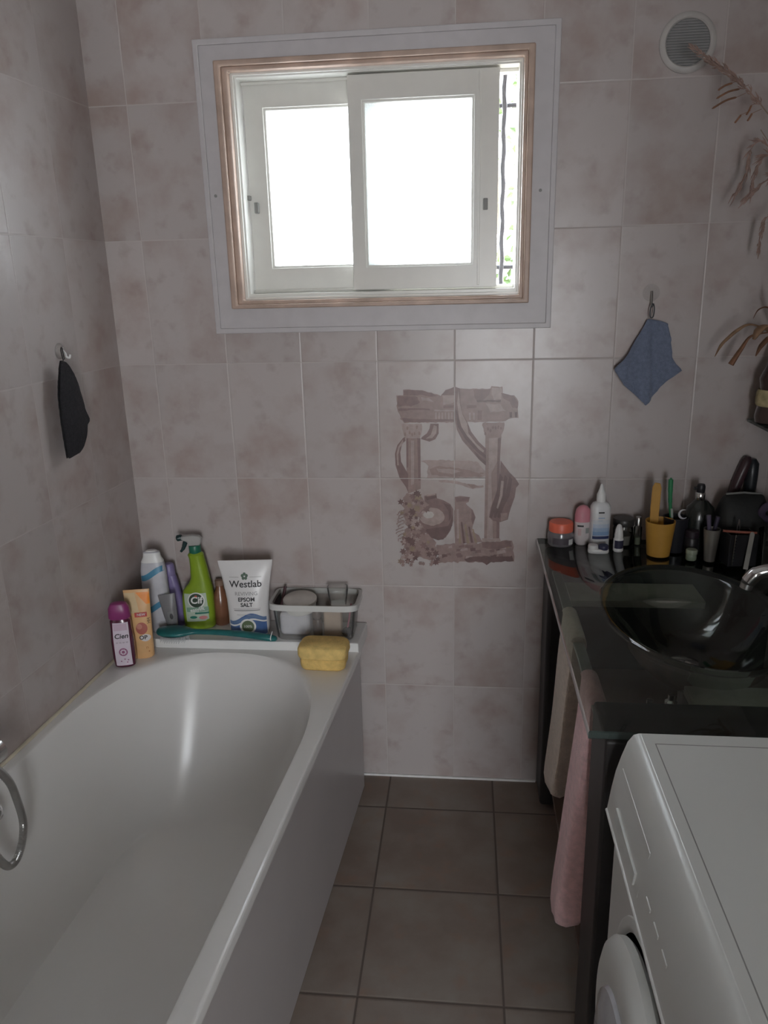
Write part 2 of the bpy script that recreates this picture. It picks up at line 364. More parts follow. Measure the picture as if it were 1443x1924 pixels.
# ------------------------------------------------------------------ bath
LW = Matrix.Translation((.109, 0, 0)) @ Matrix.Rotation(-SKEW, 4, 'Z')
def toW(u, v, z=0.): return LW @ Vector((u, -v, z))
RIM = .518
tub = thing('bathtub', 'long white bathtub set along the left wall, empty, with glossy rim', 'bathtub', toW(0, 0), rz=-SKEW)
TL, TWD = 1.72, .692
N = 96
def oval(cu, cv, au, av, n, fx=1.):
    r = []
    for i in range(N):
        t = 2*PI*i/N; c, s_ = math.cos(t), math.sin(t)
        r.append((cu+au*math.copysign(abs(c)**(2/n), c), cv+av*math.copysign(abs(s_)**(2/n), s_)))
    return r
def stad(u0, u1, v0, v1, rf, rn, n):
    """long rounded opening: far end curved over rf, near end over rn"""
    cu, au = (u0+u1)/2, (u1-u0)/2; r = []
    for i in range(N):
        t = 2*PI*i/N; c, s_ = math.cos(t), math.sin(t)
        u = cu+au*math.copysign(abs(c)**(2/n), c); q = math.copysign(abs(s_)**(2/n), s_)
        v = (v0+rf)+q*rf if s_ < 0 else (v1-rn)+q*rn
        r.append((u, v))
    return r
op = stad(.034, .648, .152, 1.62, .44, .30, 2.35)
def rect_at(pts, u0, u1, v0, v1):
    """matching point on the rectangle for every point of the opening"""
    cu, cv = (u0+u1)/2, (v0+v1)/2; out = []
    for i, (u, v) in enumerate(pts):
        t = 2*PI*i/N; c, s_ = math.cos(t), math.sin(t); k = 1/max(abs(c), abs(s_))
        out.append((cu+(u1-u0)/2*c*k, cv+(v1-v0)/2*s_*k))
    # exact corners
    for cxn, cyn in ((u0, v0), (u1, v0), (u0, v1), (u1, v1)):
        j = min(range(N), key=lambda q: (out[q][0]-cxn)**2+(out[q][1]-cyn)**2); out[j] = (cxn, cyn)
    return out
V0 = .06
outr = rect_at(op, .0, TWD, V0, TL)
def at(r, z): return [(u, -v, z) for u, v in r]
def mixr(a, b_, t): return [(p[0]+(q[0]-p[0])*t, p[1]+(q[1]-p[1])*t) for p, q in zip(a, b_)]
bot = stad(.125, .560, .40, 1.48, .22, .16, 2.6)
def ins(d): return rect_at(op, d*.5, TWD-d, V0+d, TL-d)
rings = [at(ins(0), RIM-.024), at(ins(0), RIM-.022), at(ins(0), RIM-.006), at(ins(.0007), RIM-.003), at(ins(.002), RIM-.001), at(ins(.0045), RIM), at(ins(.007), RIM)]
rings += [at(mixr(outr, op, .55), RIM), at(mixr(outr, op, .86), RIM), at(mixr(outr, op, .95), RIM-.0012), at(op, RIM-.006)]
for t, z in ((.03, RIM-.015), (.10, RIM-.05), (.30, RIM-.15), (.5, RIM-.25), (.68, RIM-.33), (.82, RIM-.375), (.93, RIM-.395), (1.0, RIM-.402)):
    rings.append(at(mixr(op, bot, t), z))
cen = stad(.30, .40, .8, 1.2, .1, .1, 2)
rings += [at(mixr(bot, cen, .5), RIM-.406), at(cen, RIM-.409)]
b = B().loft(rings, cap0=False)
obj('basin', b, M_acryl, tub, ang=35)
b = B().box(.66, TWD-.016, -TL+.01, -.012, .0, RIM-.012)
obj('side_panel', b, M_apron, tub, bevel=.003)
b = B().lathe([(.026, 0), (.026, .003), (.01, .006)], 24); obj('drain', b, M_chrome, tub, loc=(.345, -1.35, RIM-.412))
LED = .545
b = B(); u1 = .685
b.add([(.112, -.003, .50), (.80, -.003, .50), (.792, -.148, .50), (.104, -.150, .50), (.112, -.003, LED), (.80, -.003, LED), (.792, -.148, LED), (.104, -.150, LED)], [(0, 1, 2, 3), (4, 7, 6, 5), (0, 4, 5, 1), (1, 5, 6, 2), (2, 6, 7, 3), (3, 7, 4, 0)])
o = obj('bath_ledge', b, M_white, bevel=.003); tag(o, 'white raised ledge between far end of bath and window wall', 'ledge')
b = B(); pts = [toW(.004, v, RIM+.002) for v in (.15, .6, 1.1, 1.7)]; b.tube(pts, .005, 8); 
struct('trim_4', b, mat('cream_silicone', (.62, .56, .44), .5), 'creamy sealant line between bath rim and left wall', 'sealant')

# shower mixer and hose on the left wall
mx = thing('shower_mixer', 'chrome mixer tap with loop of metal shower hose on the left wall', 'tap', toW(0, .93, .62), rz=-SKEW)
b = B().lathe([(.022, -.11), (.026, -.105), (.026, .105), (.022, .11)], 24).xf(Matrix.Rotation(PI/2, 4, 'X')); b.v = [v+Vector((.065, 0, 0)) for v in b.v]
obj('body', b, M_chrome, mx)
for q in (-.075, .075):
    b = B().lathe([(.03, 0), (.03, .008), (.014, .012), (.014, .06)], 20).xf(Matrix.Rotation(PI/2, 4, 'Y')); obj('wall_fitting', b, M_chrome, mx, loc=(0, q, 0))
b = B().lathe([(.012, 0), (.02, .006), (.022, .03), (.016, .04), (.001, .044)], 20).xf(Matrix.Rotation(-PI/2, 4, 'X')); obj('knob', b, M_chrome, mx, loc=(.055, .045, -.135))
def smooth(P, k=8, closed=False):
    P = [Vector(p) for p in P]; n = len(P); out = []
    for i in range(n if closed else n-1):
        if closed: p0, p1, p2, p3 = P[i-1], P[i], P[(i+1) % n], P[(i+2) % n]
        else: p0, p1, p2, p3 = P[max(i-1, 0)], P[i], P[i+1], P[min(i+2, n-1)]
        for j in range(k):
            t = j/k; out.append(.5*((2*p1)+(p2-p0)*t+(2*p0-5*p1+4*p2-p3)*t*t+(3*p1-p0-3*p2+p3)*t**3))
    if not closed: out.append(P[-1])
    return out
hp = [(.10, -.905, .60), (.10, -.880, .612), (.10, -.848, .559), (.10, -.836, .507), (.10, -.830, .454), (.10, -.837, .419), (.10, -.856, .391), (.10, -.880, .380), (.10, -.905, .398), (.10, -.93, .46), (.10, -.95, .56), (.10, -.955, .66)]
pts = smooth([(x, y+.93, z-.62) for x, y, z in hp], 16)
b = B().tube(pts, [.0078+.0008*(k % 2) for k in range(len(pts))], 12); obj('hose', b, M_chromed, mx)

# ------------------------------------------------------------------ tile picture on the window wall
HM = [0.000342682367955175, -4.6195143893589136e-05, 0.8382642501494677, 1.606958247517052e-05, -0.0003818311272796217, 1.3174668483827192, 1.5443560208711554e-05, -4.412050868841813e-05]
def wl(u, v):
    d = HM[6]*u+HM[7]*v+1
    return ((HM[0]*u+HM[1]*v+HM[2])/d, (HM[3]*u+HM[4]*v+HM[5])/d)
def wash(name, c): return mat(name, c, .35, var=.16, scale=55)
MT = [wash('print_cream', (.43, .385, .365)), wash('print_pale', (.325, .245, .222)), wash('print_rose', (.245, .165, .150)), wash('print_brown', (.178, .105, .096)), wash('print_umber', (.12, .064, .059)), wash('print_ochre', (.25, .18, .12))]
mb = B(); lay = [0]
def pol(t, pts):
    lay[0] += 1; y = -.0003-lay[0]*8e-6
    mb.add([(wl(u, v)[0], y, wl(u, v)[1]) for u, v in pts], [tuple(range(len(pts)))], t)
def ragged(t, pts, amp=6, step=22, seed=0):
    r = random.Random(seed+len(pts)); out = []
    for (a, c), (d, e) in zip(pts, pts[1:]+pts[:1]):
        L = math.hypot(d-a, e-c); k = max(1, int(L/step))
        for i in range(k): out.append((a+(d-a)*i/k+r.uniform(-amp, amp), c+(e-c)*i/k+r.uniform(-amp, amp)))
    pol(t, out)
def ell(t, cu, cv, ru, rv, n=22, j=0.):
    pol(t, [(cu+ru*math.cos(2*PI*i/n)*(1+rnd.uniform(-j, j)), cv+rv*math.sin(2*PI*i/n)*(1+rnd.uniform(-j, j))) for i in range(n)])
def leaf(t, cu, cv, r, a0):
    pol(t, [(cu+r*(1 if i % 2 == 0 else .52)*math.cos(a0+PI*i/6), cv+r*(1 if i % 2 == 0 else .52)*math.sin(a0+PI*i/6)) for i in range(12)])
# distant lake and isles
ragged(1, [(410, 790), (600, 785), (880, 795), (960, 880), (955, 930), (700, 935), (460, 940), (470, 840)], 5)
ragged(2, [(485, 860), (560, 838), (680, 850), (820, 870), (900, 900), (935, 925), (690, 932), (500, 912)], 4)
ragged(1, [(540, 855), (650, 862), (760, 880), (680, 905), (560, 885)], 4)
for i in range(9): ell(2, 700+28*i, 905+rnd.uniform(-6, 8), 16, 8, 9, .2)
ragged(1, [(560, 955), (700, 962), (850, 1000), (940, 1003), (940, 1016), (850, 1030), (700, 985), (560, 972)], 3)
ragged(2, [(800, 985), (860, 990), (900, 1010), (850, 1028), (810, 1000)], 3)
# columns
pol(2, [(285, 600), (405, 600), (408, 1030), (300, 1070), (287, 850)])
pol(3, [(378, 600), (405, 600), (408, 960), (388, 960)]); pol(3, [(285, 600), (302, 600), (304, 850), (287, 850)]); pol(1, [(325, 620), (352, 620), (352, 990), (326, 1000)])
ragged(1, [(240, 478), (420, 478), (415, 540), (402, 600), (280, 600), (255, 550)], 6)
for i in range(7): ell(2, 275+20*i, 530+rnd.uniform(-30, 40), 9, 16, 9, .2)
pol(1, [(955, 600), (1090, 600), (1080, 760), (1075, 950), (1070, 1450), (945, 1450), (955, 900)])
pol(3, [(1062, 600), (1090, 600), (1080, 760), (1074, 1450), (1048, 1450), (1056, 800)]); pol(2, [(955, 600), (985, 600), (983, 900), (968, 1450), (945, 1450), (955, 900)])
pol(2, [(1005, 900), (1056, 800), (1048, 1450), (1020, 1450)])
ragged(2, [(930, 468), (1120, 466), (1105, 540), (1088, 602), (958, 598), (940, 540)], 6)
for i in range(7): ell(3, 955+22*i, 530+rnd.uniform(-30, 40), 9, 15, 9, .2)
# entablature
ragged(2, [(203, 240), (260, 236), (263, 192), (330, 188), (420, 196), (520, 222), (575, 240), (620, 195), (692, 168), (696, 468), (420, 470), (270, 470), (235, 440), (238, 425), (215, 380), (206, 330)], 4)
ragged(2, [(700, 168), (760, 182), (1000, 182), (1010, 162), (1100, 166), (1105, 222), (1200, 240), (1237, 290), (1230, 350), (1237, 430), (1150, 435), (1130, 458), (940, 465), (700, 465)], 4)
ragged(3, [(206, 245), (300, 240), (380, 250), (400, 300), (330, 330), (215, 330)], 6)
ragged(3, [(265, 193), (400, 196), (500, 218), (560, 242), (480, 250), (400, 232), (330, 240), (266, 236)], 4)
ragged(1, [(410, 250), (480, 260), (520, 300), (470, 285), (420, 280)], 4)
ragged(3, [(600, 328), (692, 318), (692, 345), (600, 348)], 2); ragged(1, [(590, 235), (690, 235), (690, 300), (600, 320)], 4)
ragged(3, [(850, 190), (1000, 186), (990, 230), (930, 280), (880, 285), (860, 240)], 5); ragged(1, [(1010, 170), (1095, 172), (1090, 270), (1030, 275), (1005, 230)], 5)
ragged(4, [(880, 280), (1085, 278), (1085, 294), (885, 294)], 3); ragged(3, [(1090, 222), (1195, 240), (1236, 300), (1226, 350), (1180, 345), (1165, 290), (1105, 265)], 5)
ragged(3, [(800, 325), (880, 320), (880, 345), (800, 350)], 3); ragged(3, [(215, 350), (330, 345), (480, 350), (490, 365), (330, 360), (220, 375)], 3)
ragged(3, [(245, 430), (470, 440), (690, 440), (690, 455), (480, 466), (270, 466)], 3); ragged(1, [(520, 360), (692, 362), (692, 374), (525, 374)], 2)
for i in range(6): pol(1, [(530+27*i, 382), (544+27*i, 382), (544+27*i, 440), (530+27*i, 440)])
for x in (815, 850): pol(1, [(x, 385), (x+16, 385), (x+18, 445), (x+4, 445)])
for x in (1160, 1205): pol(4, [(x, 380), (x+22, 380), (x+20, 425), (x+2, 425)])
ragged(3, [(895, 370), (930, 370), (920, 450), (890, 450)], 4); ragged(1, [(960, 310), (1080, 312), (1130, 370), (1000, 380)], 6)
# curtains
pol(3, [(490, 478), (560, 478), (560, 560), (532, 610), (482, 630), (410, 608), (420, 590), (460, 560), (482, 520)])
pol(1, [(520, 490), (545, 500), (540, 560), (505, 600), (450, 606), (495, 570)])
pol(3, [(275, 590), (258, 600), (210, 660), (190, 730), (195, 830), (230, 940), (280, 1010), (302, 1060), (302, 905), (270, 850), (242, 800), (235, 720), (250, 650), (280, 622)])
pol(1, [(255, 612), (215, 680), (203, 740), (210, 830), (222, 830), (218, 740), (232, 680), (262, 640)])
pol(3, [(580, 237), (620, 196), (700, 165), (742, 180), (745, 300), (762, 390), (802, 460), (835, 545), (900, 632), (962, 690), (962, 832), (900, 780), (830, 700), (760, 620), (715, 530), (698, 440), (694, 237)])
pol(1, [(728, 200), (742, 320), (762, 400), (802, 480), (812, 560), (872, 640), (945, 705), (938, 722), (850, 662), (770, 560), (735, 440), (716, 300)])
pol(4, [(705, 350), (726, 400), (750, 500), (800, 580), (900, 695), (960, 745), (960, 775), (880, 712), (780, 602), (720, 500)])
pol(4, [(850, 700), (958, 800), (958, 832), (900, 780)])
pol(3, [(1085, 790), (1130, 850), (1160, 890), (1210, 940), (1242, 990), (1216, 1022), (1205, 1100), (1172, 1190), (1156, 1242), (1146, 1290), (1080, 1312), (1020, 1300), (988, 1270), (1000, 1190), (1040, 1090), (1076, 970)])
for k, (a, c_) in enumerate(((1078, 985), (1110, 1240), (1150, 1180))):
    d = 40*k; pol(4, [(1080+d, 900+10*k), (1104+d, 930+10*k), (1080+d, 1090), (1048+d*.8, 1180), (1012+d*.8, 1280), (992+d*.8, 1270), (1012+d*.8, 1170), (1050+d, 1056)])
pol(1, [(1090, 960), (1112, 965), (1100, 1090), (1062, 1200), (1050, 1190), (1078, 1090)])
ragged(2, [(1085, 1240), (1145, 1235), (1140, 1290), (1090, 1308)], 4)
# jars
pol(2, [(690, 1102), (740, 1090), (826, 1100), (815, 1140), (790, 1152), (802, 1170), (850, 1210), (872, 1270), (852, 1330), (842, 1390), (900, 1422), (930, 1480), (700, 1500), (690, 1300)])
pol(3, [(700, 1100), (822, 1100), (812, 1135), (710, 1140)])
pol(3, [(840, 1200), (872, 1270), (850, 1340), (835, 1290)])
for k in range(5): pol(4 if k % 2 else 5, [(715+32*k, 1290+20*k), (728+32*k, 1290+20*k), (752+34*k, 1490), (732+34*k, 1494)])
pol(1, [(712, 1200), (730, 1200), (734, 1450), (716, 1450)])
pol(3, [(438, 1090), (540, 1068), (546, 1110), (600, 1126), (660, 1160), (682, 1200), (684, 1300), (662, 1380), (620, 1442), (560, 1466), (490, 1442), (430, 1380), (394, 1310), (400, 1230), (440, 1190), (470, 1170), (440, 1130)])
ell(1, 505, 1265, 105, 75, 26, .05); ell(0, 475, 1250, 45, 30, 18, .06)
pol(4, [(440, 1374), (520, 1362), (640, 1345), (662, 1300), (680, 1240), (676, 1340), (640, 1405), (600, 1458), (550, 1464), (485, 1438)])
pol(4, [(600, 1150), (660, 1170), (672, 1260), (650, 1300), (645, 1220)]); pol(1, [(455, 1078), (536, 1070), (530, 1082), (460, 1092)]); pol(4, [(445, 1100), (540, 1086), (542, 1104), (460, 1128)])
# ruin stones along the foot
ragged(2, [(540, 1500), (900, 1490), (1190, 1465), (1195, 1640), (560, 1655)], 8, 26)
for i in range(22):
    u, v = rnd.uniform(560, 1130), rnd.uniform(1490, 1620); a, c_ = rnd.uniform(30, 75), rnd.uniform(12, 26)
    ragged(rnd.choice((1, 1, 3, 3, 5, 4)), [(u, v), (u+a, v-6), (u+a, v+c_), (u, v+c_+4)], 5, 16, i)
ragged(4, [(780, 1620), (900, 1600), (1185, 1600), (1190, 1640), (1000, 1650), (970, 1680), (930, 1645), (790, 1650)], 6)
ragged(3, [(920, 1470), (1060, 1475), (1170, 1470), (1180, 1520), (1050, 1540), (930, 1530)], 6); ragged(1, [(930, 1450), (1080, 1450), (1090, 1475), (925, 1480)], 3)
# vine
ragged(2, [(300, 1060), (420, 1090), (470, 1170), (400, 1230), (395, 1310), (440, 1400), (520, 1460), (560, 1560), (540, 1640), (300, 1600), (260, 1500), (290, 1350), (260, 1200), (250, 1110)], 14, 26)
for i in range(70):
    q = rnd.random()
    if q < .6: u, v = rnd.gauss(340, 55), rnd.uniform(1090, 1500)
    else: u, v = rnd.uniform(230, 560), rnd.gauss(1575, 45)
    leaf(rnd.choice((3, 3, 4, 4, 2, 1, 5)), u, v, rnd.uniform(18, 40), rnd.uniform(0, 1))
for u, v in ((240, 1140), (375, 1065), (385, 1075), (530, 1650), (300, 1640), (340, 1230)): leaf(4, u, v, 30, .3)
for i in range(9):
    u0, v0 = 265, 1210+28*i; P_ = [(u0-70*math.sin(PI*t/6)*(.5+.5*rnd.random()), v0+10*t) for t in range(7)]
    for (a, c_), (d, e) in zip(P_, P_[1:]): pol(2, [(a-3, c_-2), (a+4, c_+2), (d+4, e+2), (d-3, e-2)])
for i in range(10): leaf(2, rnd.uniform(240, 560), rnd.uniform(1640, 1680), 20, rnd.random())
# the joints of the four tiles stay pale over the print
x0 = 1.065
mb.add([(x0-.001, -.0022, .905), (x0+.001, -.0022, .905), (x0+.001, -.0022, 1.262), (x0-.001, -.0022, 1.262)], [(0, 1, 2, 3)], 0)
mb.add([(.86, -.0022, .999), (1.15, -.0022, .999), (1.15, -.0022, 1.001), (.86, -.0022, 1.001)], [(0, 1, 2, 3)], 0)
o = obj('tile_picture', mb, MT, flatshade=True, fix=False); tag(o, 'brown-rose picture of columns, drapes, jars and vine printed across four wall tiles', 'tile picture')

# vent
v = thing('wall_vent', 'round white air vent with grey grille high on the window wall', 'vent', (1.617, 0, 2.073), rot=(PI/2, 0, 0))
b = B().lathe([(.066, 0), (.066, .004), (.062, .008), (.054, .009), (.051, .006), (.051, 0)], 48, cap1=False, cap0=False); obj('rim', b, mat('vent_rim', (.46, .44, .42), .5), v)
b = B(); b.lathe([(.0515, 0), (.0515, .002)], 40, 0)
for k in range(-8, 9):
    y = k*.0058; hw = math.sqrt(max(0, .050**2-y*y)); b.box(-hw, hw, y-.0012, y+.0012, .002, .005, 1)
obj('grille', b, [mat('vent_dark', (.20, .20, .20), .8), mat('vent_slat', (.27, .265, .26), .6)], v)

# blue cloth on a suction hook
M_suc = clear('suction_plastic', (.985, .985, .98), haze=.06, hazecol=(.75, .73, .72), rough=.3, ior=1.15)
h = thing('suction_hook', 'clear suction hook on the window wall holding the blue cloth', 'hook', (1.575, 0, 1.500))
b = B().lathe([(.022, 0), (.02, .002), (.012, .005), (.008, .010), (.003, .012)], 28).xf(Matrix.Rotation(PI/2, 4, 'X')); obj('suction_cup', b, M_suc, h, loc=(0, -.0004, 0))
b = B().tube(smooth([(0, -.010, .004), (0, -.014, -.01), (0, -.014, -.024), (0, -.020, -.034), (0, -.026, -.028)], 5), .0028, 8); obj('hook', b, M_chromed, h)
def cloth(name, outline, thick, mats, fold, y, parent=None, loc=(0, 0, 0), rot=(0, 0, 0), res=.006, fuzz=.0):
    """limp cloth: the outline filled with a fine grid, pleated by fold(x, z), given thickness"""
    xs = [p[0] for p in outline]; zs = [p[1] for p in outline]
    def row(z):
        c = []
        for (a, q), (d, e) in zip(outline, outline[1:]+outline[:1]):
            if (q <= z < e) or (e <= z < q): c.append(a+(d-a)*(z-q)/(e-q))
        return (min(c), max(c)) if len(c) >= 2 else None
    z0, z1 = min(zs), max(zs); nz = max(6, int((z1-z0)/res)); nx = 26; rows = []
    for k in range(nz+1):
        z = z0+(z1-z0)*(.002+.996*k/nz); r = row(z)
        if r: rows.append((z, r))
    b = B(); vs = []
    for z, (a, c) in rows:
        for i in range(nx+1):
            x = a+(c-a)*i/nx; x += fuzz*mnoise.noise(Vector((x*90, z*90, 3))); vs.append((x, y+fold(x, z), z))
    b.add(vs, [(k*(nx+1)+i, k*(nx+1)+i+1, (k+1)*(nx+1)+i+1, (k+1)*(nx+1)+i) for k in range(len(rows)-1) for i in range(nx)])
    o = obj(name, b, mats, parent, loc, rot, fix=False, ang=180)
    md = o.modifiers.new('thick', 'SOLIDIFY'); md.thickness = thick; md.offset = 0
    return o
M_blue = mat('blue_microfibre', (.145, .175, .25), .95, var=.15, scale=120, bump=.8, bscale=300, sheen=.3)
cl = thing('cleaning_cloth', 'blue microfibre cloth hanging from suction hook on the window wall', 'cloth', (1.575, -.02, 1.45))
outl = [(1.568, 1.434), (1.592, 1.432), (1.619, 1.423), (1.630, 1.38), (1.636, 1.335), (1.645, 1.318), (1.662, 1.303), (1.640, 1.286), (1.613, 1.262), (1.592, 1.232), (1.574, 1.211), (1.545, 1.240), (1.515, 1.265), (1.487, 1.306), (1.518, 1.340), (1.535, 1.372), (1.555, 1.408)]
def bf(x, z):
    t = max(0, min(1, (1.434-z)/.2)); xv = 1.580+.012*t; y = -.010-.022*t
    y += .024*(.3+.7*t)*math.exp(-abs(x-xv)/.011)                                   # deep fold down the middle
    y += .012*t*math.exp(-abs(x-1.548+.03*t)/.014)-.007*t*math.cos((x-1.585)*95)
    return y
cloth('fabric', outl, .003, M_blue, bf, -.006, cl, loc=-Vector(cl.location), fuzz=.002)
b = B().tube(smooth([(1.575, -.03, 1.474), (1.570, -.028, 1.46), (1.572, -.024, 1.440), (1.579, -.024, 1.440), (1.580, -.028, 1.46), (1.576, -.03, 1.474)], 5), .0016, 6); obj('loop', b, mat('dark_cord', (.06, .065, .07), .9), cl, world=True)

# black mitt on the left wall
h = thing('suction_hook', 'clear suction hook on left wall holding the black mitt', 'hook', toW(0, .289, 1.398), rz=-SKEW)
b = B().lathe([(.02, 0), (.018, .002), (.011, .005), (.007, .010), (.003, .012)], 28).xf(Matrix.Rotation(PI/2, 4, 'Y')); obj('suction_cup', b, M_suc, h, loc=(.0004, 0, 0))
b = B().tube(smooth([(.010, 0, .003), (.016, 0, -.006), (.018, 0, -.014), (.026, 0, -.016), (.028, 0, -.008)], 5), .0026, 8); obj('hook', b, M_white, h)
mt = thing('wash_mitt', 'black exfoliating mitt hanging by its loop on left wall', 'mitt', toW(.03, .33, 1.38), rz=-SKEW)
mo = [(-.337, 1.38), (-.322, 1.378), (-.308, 1.366), (-.289, 1.334), (-.282, 1.31), (-.275, 1.281), (-.266, 1.249), (-.246, 1.221), (-.250, 1.214), (-.265, 1.21), (-.272, 1.195), (-.279, 1.182), (-.290, 1.170), (-.302, 1.161), (-.315, 1.152), (-.33, 1.146), (-.365, 1.142), (-.368, 1.19), (-.369, 1.237), (-.365, 1.291), (-.354, 1.334), (-.344, 1.362)]
M_mitt = mat('black_knit', (.012, .011, .014), .95, var=.4, scale=150, bump=1., bscale=260)
for sgn in (1, -1):
    def mf(x, z, sgn=sgn):
        t = max(0, min(1, (1.38-z)/.1)); return sgn*(.0012+.008*t*math.sin(PI*max(0, min(1, (x+.372)/.126))))
    o = cloth('fabric', mo, .002, M_mitt, mf, 0., mt, loc=(0, .33, -1.38), fuzz=.002)
    o.rotation_euler = (0, 0, PI/2)
b = B().tube(smooth([(-.004, .012, -.002), (-.002, .004, .022), (-.004, .012, .030), (-.006, .018, .018), (-.003, .016, 0)], 6), .0014, 6); obj('loop', b, M_black, mt)

# ------------------------------------------------------------------ things on the far end of the bath
def bottle_thing(name, label, loc, rz, secs, m, cat='bottle', partname='body', **k):
    t = thing(name, label, cat, loc, rz, **k)
    b = B(); bottle(b, secs)
    obj(partname, b, m, t); return t, front(secs)
# dark red shower gel with purple cap
GZ = RIM
secs = [(0, .024, .014, 2.6), (.004, .028, .018, 2.8), (.03, .031, .020, 3), (.08, .031, .020, 3), (.115, .028, .019, 2.8), (.140, .028, .018, 2.6), (.152, .020, .014, 2.4)]
t, sf = bottle_thing('shower_gel_bottle', 'dark red shower gel bottle with purple cap at the bath corner', (.140, -.262, GZ), .28, secs, mat('wine_gel', (.085, .012, .035), .2, coat=.4))
cs = [(.146, .026, .017, 2.8), (.150, .030, .019, 2.8), (.178, .028, .018, 2.8), (.190, .021, .014, 2.6), (.193, .012, .009, 2.2)]
b = B(); bottle(b, cs); obj('cap', b, mat('magenta_cap', (.24, .035, .15), .35), t)
b = B(); patch(b, sf, lambda z: -.022+.05*max(0, z-.09)-.0, lambda z: .022+.0*z, .008, .138, 0)
text(b, sf, 'Cien', .020, .0, .098, 1, bold=.0004, shear=.2); disc(b, sf, .001, .050, .012, .012, 2, r0=.72); disc(b, sf, .001, .050, .0045, .0045, 2)
for k in range(8): disc(b, sf, .001+.009*math.cos(k*PI/4), .050+.009*math.sin(k*PI/4), .0018, .0018, 2, 10)
for u, z in ((-.007, .022), (.003, .028), (.012, .025), (.009, .018)): disc(b, sf, u, z, .002, .002, 2, 10)
for k in range(4): patch(b, sf, -.016+.009*k, -.010+.009*k, .0775, .081, 3, 2, 2, .0008)
patch(b, sf, -.018, .018, .115, .135, 4, 8, 4, .0006)
obj('label', b, [mat('gel_label', (.66, .58, .66), .4), M_ink, mat('label_plum', (.30, .10, .20), .5), mat('label_greylilac', (.46, .38, .45), .5), mat('label_lilac', (.56, .42, .52), .5)], t)
# orange and cream upturned tube
secs = [(0, .026, .017, 2.4), (.003, .030, .019, 2.5), (.03, .031, .019, 2.5), (.09, .032, .017, 2.5), (.15, .034, .011, 2.4), (.195, .036, .0045, 2.2), (.208, .0365, .0015, 2)]
t, sf = bottle_thing('cosmetic_tube', 'yellow-orange cosmetic tube standing behind the dark red bottle', (.170, -.205, GZ), .22, secs, mat('apricot_tube', (.72, .43, .20), .35), 'tube')
b = B(); patch(b, sf, lambda z: -.002+(.2-z)*.75, .0345, .165, .2, 0)
patch(b, sf, lambda z: -.036, lambda z: .004-(z-.14)*.15, .14, .2, 4, eps=.0003)
patch(b, sf, -.010, .024, .128, .142, 1); text(b, sf, 'NEW', .010, .008, .135, 2, bold=.0002)
disc(b, sf, .006, .094, .016, .018, 3); disc(b, sf, .000, .100, .008, .008, 5, eps=.0008); disc(b, sf, .014, .065, .014, .011, 2); text(b, sf, 'OP', .017, .008, .066, 6, bold=.0004, eps=.0012)
text(b, sf, 'HH', .012, .026, .115, 6, rot=-PI/2); text(b, sf, 'n', .014, .016, .035, 7); disc(b, sf, .020, .022, .002, .002, 7, 8)
obj('label', b, [mat('bright_orange', (.85, .27, .03), .4), mat('label_red', (.50, .06, .05), .5), mat('label_white', (.70, .66, .66), .5), mat('fig_red', (.42, .11, .08), .5), mat('pale_gold', (.68, .52, .30), .4), mat('fig_pink', (.55, .22, .16), .5), M_ink, mat('deep_orange', (.45, .18, .05), .5)], t)
# white bottle with blue waves
secs = [(0, .036, .020, 2.8), (.005, .040, .023, 3), (.06, .041, .024, 3), (.14, .038, .023, 3), (.195, .037, .021, 2.8), (.222, .033, .018, 2.6), (.236, .026, .014, 2.4), (.252, .024, .013, 2.4), (.256, .014, .009, 2.2)]
t, sf = bottle_thing('lotion_bottle', 'tall white bottle with two blue wavy bands in the bath corner', (.175, -.085, LED), .15, secs, mat('greyish_white', (.50, .50, .54), .4))
b = B()
for zc, c in ((.180, 0), (.075, 0)):
    sh = lambda z: 0
    vs = []; n = 16
    for i in range(n+1):
        u = -.034+.068*i/n; q = i/n; zz = zc+.030*(q*q*(3-2*q))-.006; hgt = .016+.004*math.sin(PI*q)
        vs += [sf(u, zz-hgt/2, .0005), sf(u, zz+hgt/2, .0005)]
    b = B().add(vs, [(2*i, 2*i+2, 2*i+3, 2*i+1) for i in range(n)], 0)
    obj('printed_wave', b, mat('wave_blue', (.07, .24, .38), .4), t)
b = B(); bottle(b, [(.222, .0335, .0185, 2.6), (.236, .0265, .0145, 2.4), (.250, .0245, .0135, 2.4), (.257, .014, .009, 2.2)]); obj('cap', b, M_white, t)
# purple bottle
secs = [(0, .026, .016, 2.8), (.004, .029, .018, 3), (.08, .027, .017, 3), (.130, .022, .015, 2.8), (.155, .018, .014, 2.4), (.165, .016, .013, 2.2)]
t, sf = bottle_thing('shampoo_bottle', 'slim violet bottle between white bottle and green spray', (.217, -.042, LED), .12, secs, mat('violet_plastic', (.20, .16, .33), .35), rot=(0, -.06, .12))
b = B(); b.lathe([(.016, .163), (.017, .168), (.016, .195), (.012, .200)], 24); obj('cap', b, mat('violet_cap', (.23, .19, .36), .4), t)
# small upside down squeeze tube
secs = [(.022, .010, .010, 2), (.028, .016, .013, 2), (.06, .020, .012, 2.2), (.10, .023, .006, 2.2), (.128, .025, .0015, 2)]
t, sf = bottle_thing('squeeze_tube', 'small grey transparent tube standing on its dark cap', (.229, -.108, LED), .2, secs, clear('grey_film', (.72, .72, .72), haze=.45, hazecol=(.38, .37, .38), rough=.2), 'tube', rot=(0, -.10, .2))
b = B().lathe([(.009, -.001), (.0125, .0), (.013, .021), (.010, .024)], 24); obj('cap', b, mat('maroon_black_cap', (.035, .014, .018), .4), t)
b = B(); patch(b, sf, -.006, .012, .045, .075, 0); disc(b, sf, .004, .060, .005, .009, 1); obj('label', b, [mat('tube_dark', (.15, .15, .15), .5), M_ink], t)
